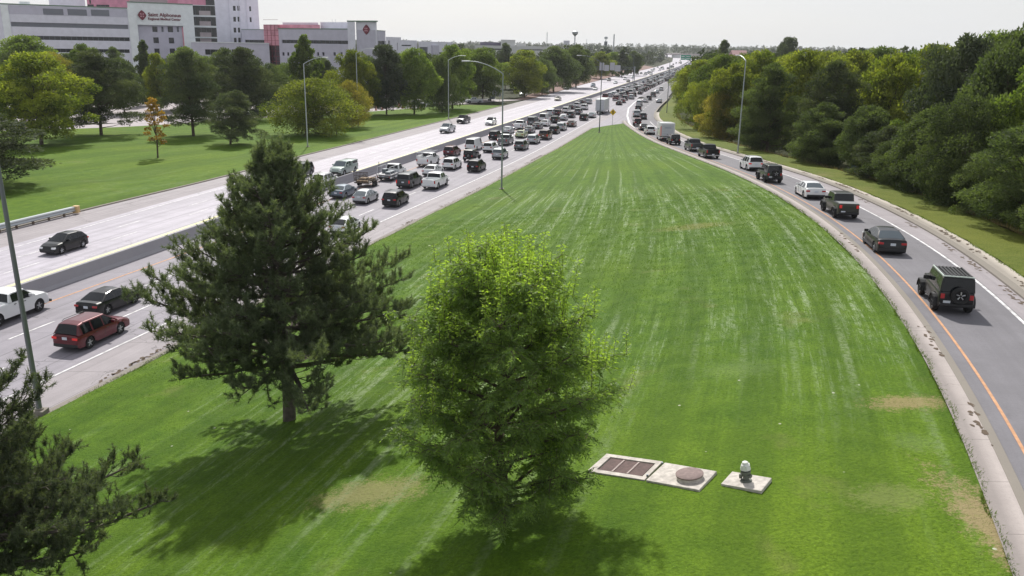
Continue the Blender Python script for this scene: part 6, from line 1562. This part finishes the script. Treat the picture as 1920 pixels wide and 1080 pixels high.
# blue-grey wall glimpsed through the right trees
F = Facade(1622, 130, 1690, 134, 'blue_shed', 'blue-grey wall with white trim glimpsed through the right trees', cat='shed', mat=pmat('blue_wall', (.07, .13, .20), .6)); F.wall(0, 7, -1, F.uz(1640, 262)[1], (), name='wall', depth=6); b = MB(); zt = F.uz(1640, 262)[1]; b.box(-.3, 7.3, -.4, 6.3, zt, zt+.25); b.build('roof', pmat('white_trim', (.6, .6, .6), .6), F.root)
# far houses and sheds scattered in the woods, each its own
R = random.Random(4)
hs = [(1140, 1500, 88, 'pale'), (1122, 1350, 92, 'white'), (1172, 1700, 88, 'grey'), (1216, 1900, 90, 'pale'), (1268, 1500, 91, 'white'), (1335, 1300, 90, 'tan')]
for px, Y, yt, cn_ in hs:
    x = at_Y(px, Y); z = base_z(x, Y); zt = (88+(px-960)*.0166-yt)*Y/FPX+CAM_H; r = empty('distant_house', (x, Y, z), R.uniform(-.3, .3)); tag(r, '%s house roof showing between far trees near picture column %s' % (cn_, 'left of the bend' if px < 1200 else 'right of the bend') if False else '%s far house %s' % (cn_, {1140: 'above the sign truss', 1122: 'left of the sign truss', 1172: 'over the dark cone tree', 1216: 'just above the carriageway bend', 1268: 'above the green overhead sign', 1335: 'left of the dark ragged tree'}[px]), 'house')
    mt = pmat('far_'+cn_, dict(pale=(.5, .5, .5), white=(.65, .65, .65), grey=(.35, .36, .4), tan=(.45, .38, .33))[cn_], .8); h = min(6., max(3., zt-z-1.5)); b = MB(); b.box(-7, 7, -4, 4, -.5, h); b.build('wall', mt, r); b = MB(); b.quad((-7.5, -4.6, h-.2), (7.5, -4.6, h-.2), (7.5, 0, h+2.4), (-7.5, 0, h+2.4)); b.quad((-7.5, 0, h+2.4), (7.5, 0, h+2.4), (7.5, 4.6, h-.2), (-7.5, 4.6, h-.2)); b.build('roof', pmat('far_roof', (.22, .2, .2), .8), r)
# masts on the skyline
for px, yt, yb_, Y, head, lab in ((1077, 58, 80, 700, 'bulb', 'tall mast with round platform head on the skyline'), (1135, 68, 85, 900, 'lumps', 'short mast with two antenna clusters on the skyline'), (1150, 64, 100, 600, 'none', 'plain grey pole on the skyline right of the antenna mast'), (1025, 60, 85, 700, 'none', 'thin pole on the skyline left of the small grey block'), (1099, 73, 85, 1100, 'none', 'thin distant pole between the two headed masts')):
    x = at_Y(px, Y); z = base_z(x, Y); H = height_for(x, Y, z, yt); r = empty('mast', (x, Y, z)); tag(r, lab, 'mast'); b = MB(); rr = .5 if head != 'none' or px == 1150 else .28; b.tube([(0, 0, 0), (0, 0, H)], [rr*1.1, rr*.8], 8); b.build('pole', m_galv, r)
    if head == 'bulb': b = MB(); b.lathe([(.4, H-4), (2.2, H-2.2), (2.4, H-.6), (.5, H)], 14); b.build('platform', m_galv, r)
    if head == 'lumps':
        b = MB(); b.box(-1.6, 1.6, -1.6, 1.6, H-2.6, H-.4, bev=.3); b.build('antenna_cluster', m_galv, r); b = MB(); b.box(-1.5, 1.5, -1.5, 1.5, H-9, H-5, bev=.3); b.build('antenna_cluster', m_dkst, r)
# overhead truss with the grey backs of signs (west-bound), and the green sign further on
Y = 480.; xa = at_Y(1088, Y); xc = float(xb(Y))-1; r = empty('sign_truss', (xa, Y, 0)); tag(r, 'overhead truss with grey backs of road signs across the far carriageway', 'sign gantry'); W_ = xc-xa
b = MB(); b.tube([(0, 0, -.2), (0, 0, 8.4)], .25, 8); b.tube([(W_, 0, -.2), (W_, 0, 8.4)], .25, 8); b.build('post', m_galv, r); b = MB()
for z in (6.6, 8.0):
    for yy in (-.5, .5): b.tube([(0, yy, z), (W_, yy, z)], .07, 5)
n_ = int(W_/1.5)
for k in range(n_): x0 = W_*k/n_; x1 = W_*(k+1)/n_; b.tube([(x0, -.5, 6.6), (x1, -.5, 8.0)], .05, 4); b.tube([(x1, -.5, 6.6), (x0, .5, 6.6)], .05, 4); b.tube([(x0, .5, 8.), (x1, .5, 6.6)], .05, 4)
b.build('truss', m_dkst, r)
m_sb = pmat('sign_back_grey', (.42, .43, .46), .5)
for (pa, pb, ta, tb) in ((1125, 1133.5, 115.5, 129), (1134, 1143, 119.5, 130), (1144.5, 1153.5, 115.5, 129), (1154, 1164.5, 120, 131)):
    ua = at_Y(pa, Y)-xa; ub = at_Y(pb, Y)-xa; za = (88+(pa-960)*.0166-ta)*Y/FPX+CAM_H; zb_ = (88+(pa-960)*.0166-tb)*Y/FPX+CAM_H; b = MB(); b.box(ua, ub, -.8, -.65, zb_, za)
    for k in range(4): u = ua+(ub-ua)*(k+.5)/4; b.box(u-.06, u+.06, -.9, -.8, zb_, za)
    b.build('sign_panel', m_sb, r)
Y = 760.; x0 = at_Y(1277, Y); r = empty('green_road_sign', (x0, Y, 0)); tag(r, 'green overhead road sign in the far distance above the jam', 'road sign'); x1 = at_Y(1296, Y)-x0; zf_ = lambda py, px=1286: (88+(px-960)*.0166-py)*Y/FPX+CAM_H
b = MB(); b.box(0, x1*.48, -.1, 0, zf_(111), zf_(102.5)); b.box(x1*.5, x1, -.1, 0, zf_(111), zf_(102.5)); b.build('panel', pmat('sign_green', (.02, .28, .18), .5), r)
b = MB()
for k in range(2):
    for j in range(2): b.box(x1*(.06+.5*k), x1*(.38+.5*k), -.13, -.11, zf_(109-j*3.4), zf_(108-j*3.4))
b.build('lettering', m_ws, r); b = MB(); b.tube([(x1+2, 0, 0), (x1+2, 0, zf_(102))], .25, 6); b.tube([(0, .1, zf_(106)), (x1+2, .1, zf_(106))], .12, 6); b.build('post', m_dkst, r)
# far overpass where the freeway bends
Y = 1500.; r = empty('overpass_bridge', (float(xb(Y)), Y, base_z(0, Y))); tag(r, 'low dark overpass crossing the freeway at the far bend', 'bridge'); b = MB(); b.box(-110, 120, -5, 5, 5.2, 7.0); b.build('deck', m_tan, r); b = MB()
for x in (-60, -32, 0, 32, 60): b.box(x-.7, x+.7, -4, 4, -1, 5.2)
b.build('pier', m_b2, r)
# parked cars in the lot
PC = [(292, 172, 'white', 'suv'), (268, 178, 'white', 'sedan'), (281, 177, 'silver', 'sedan'), (255, 181, 'silver', 'suv'), (310, 176, 'white', 'sedan'), (852, 165, 'white', 'sedan'), (860, 168, 'white', 'sedan'), (871, 163, 'white', 'suv'), (878, 166, 'silver', 'sedan'), (856, 160, 'silver', 'suv'), (865, 158, 'grey', 'sedan'), (395, 214, 'white', 'sedan'), (345, 213, 'white', 'van')]
LBL = ['white suv rightmost of the pair parked in the paving gap', 'white sedan parked leftish in the paving gap', 'silver sedan between two white cars in the paving gap', 'silver suv leftmost in the paving gap', 'white sedan half behind the tall dark evergreen', 'white sedan leftmost of the bright cars under the trees', 'white sedan lowest of the bright cars under the trees', 'white suv among the bright cars under the trees', 'silver sedan rightmost of the bright cars under the trees', 'silver suv behind the bright cars under the trees', 'grey sedan behind the bright cars under the trees', 'white sedan seen between the two dark evergreens', 'white van seen left of the tall dark evergreen']
for (px, py, c_, k), lab in zip(PC, LBL):
    o = vehicle(k, c_, 0); q = gp(px, py, .02); o.location = tuple(q); o.rotation_euler = (0, 0, radians(200+px % 7*3)); tag(o, lab, {'suv': 'suv', 'sedan': 'sedan', 'van': 'van'}[k], 'cars parked in the lot before the hospital')

# ================================================================ HAZE
bpy.context.view_layer.update()
hz = MB(); hz.box(-6200, 6200, -420, 16200, -3.5, 75.)
hm = bpy.data.materials.new('haze_air'); hm.use_nodes = True; hn = hm.node_tree; hn.nodes.clear()
hv = hn.nodes.new('ShaderNodeVolumePrincipled'); hv.inputs['Color'].default_value = (.93, .96, 1., 1); hv.inputs['Density'].default_value = .00009; hv.inputs['Anisotropy'].default_value = .3
ho = hn.nodes.new('ShaderNodeOutputMaterial'); hn.links.new(hv.outputs[0], ho.inputs['Volume'])
tag(hz.build('haze', hm), kind='stuff')
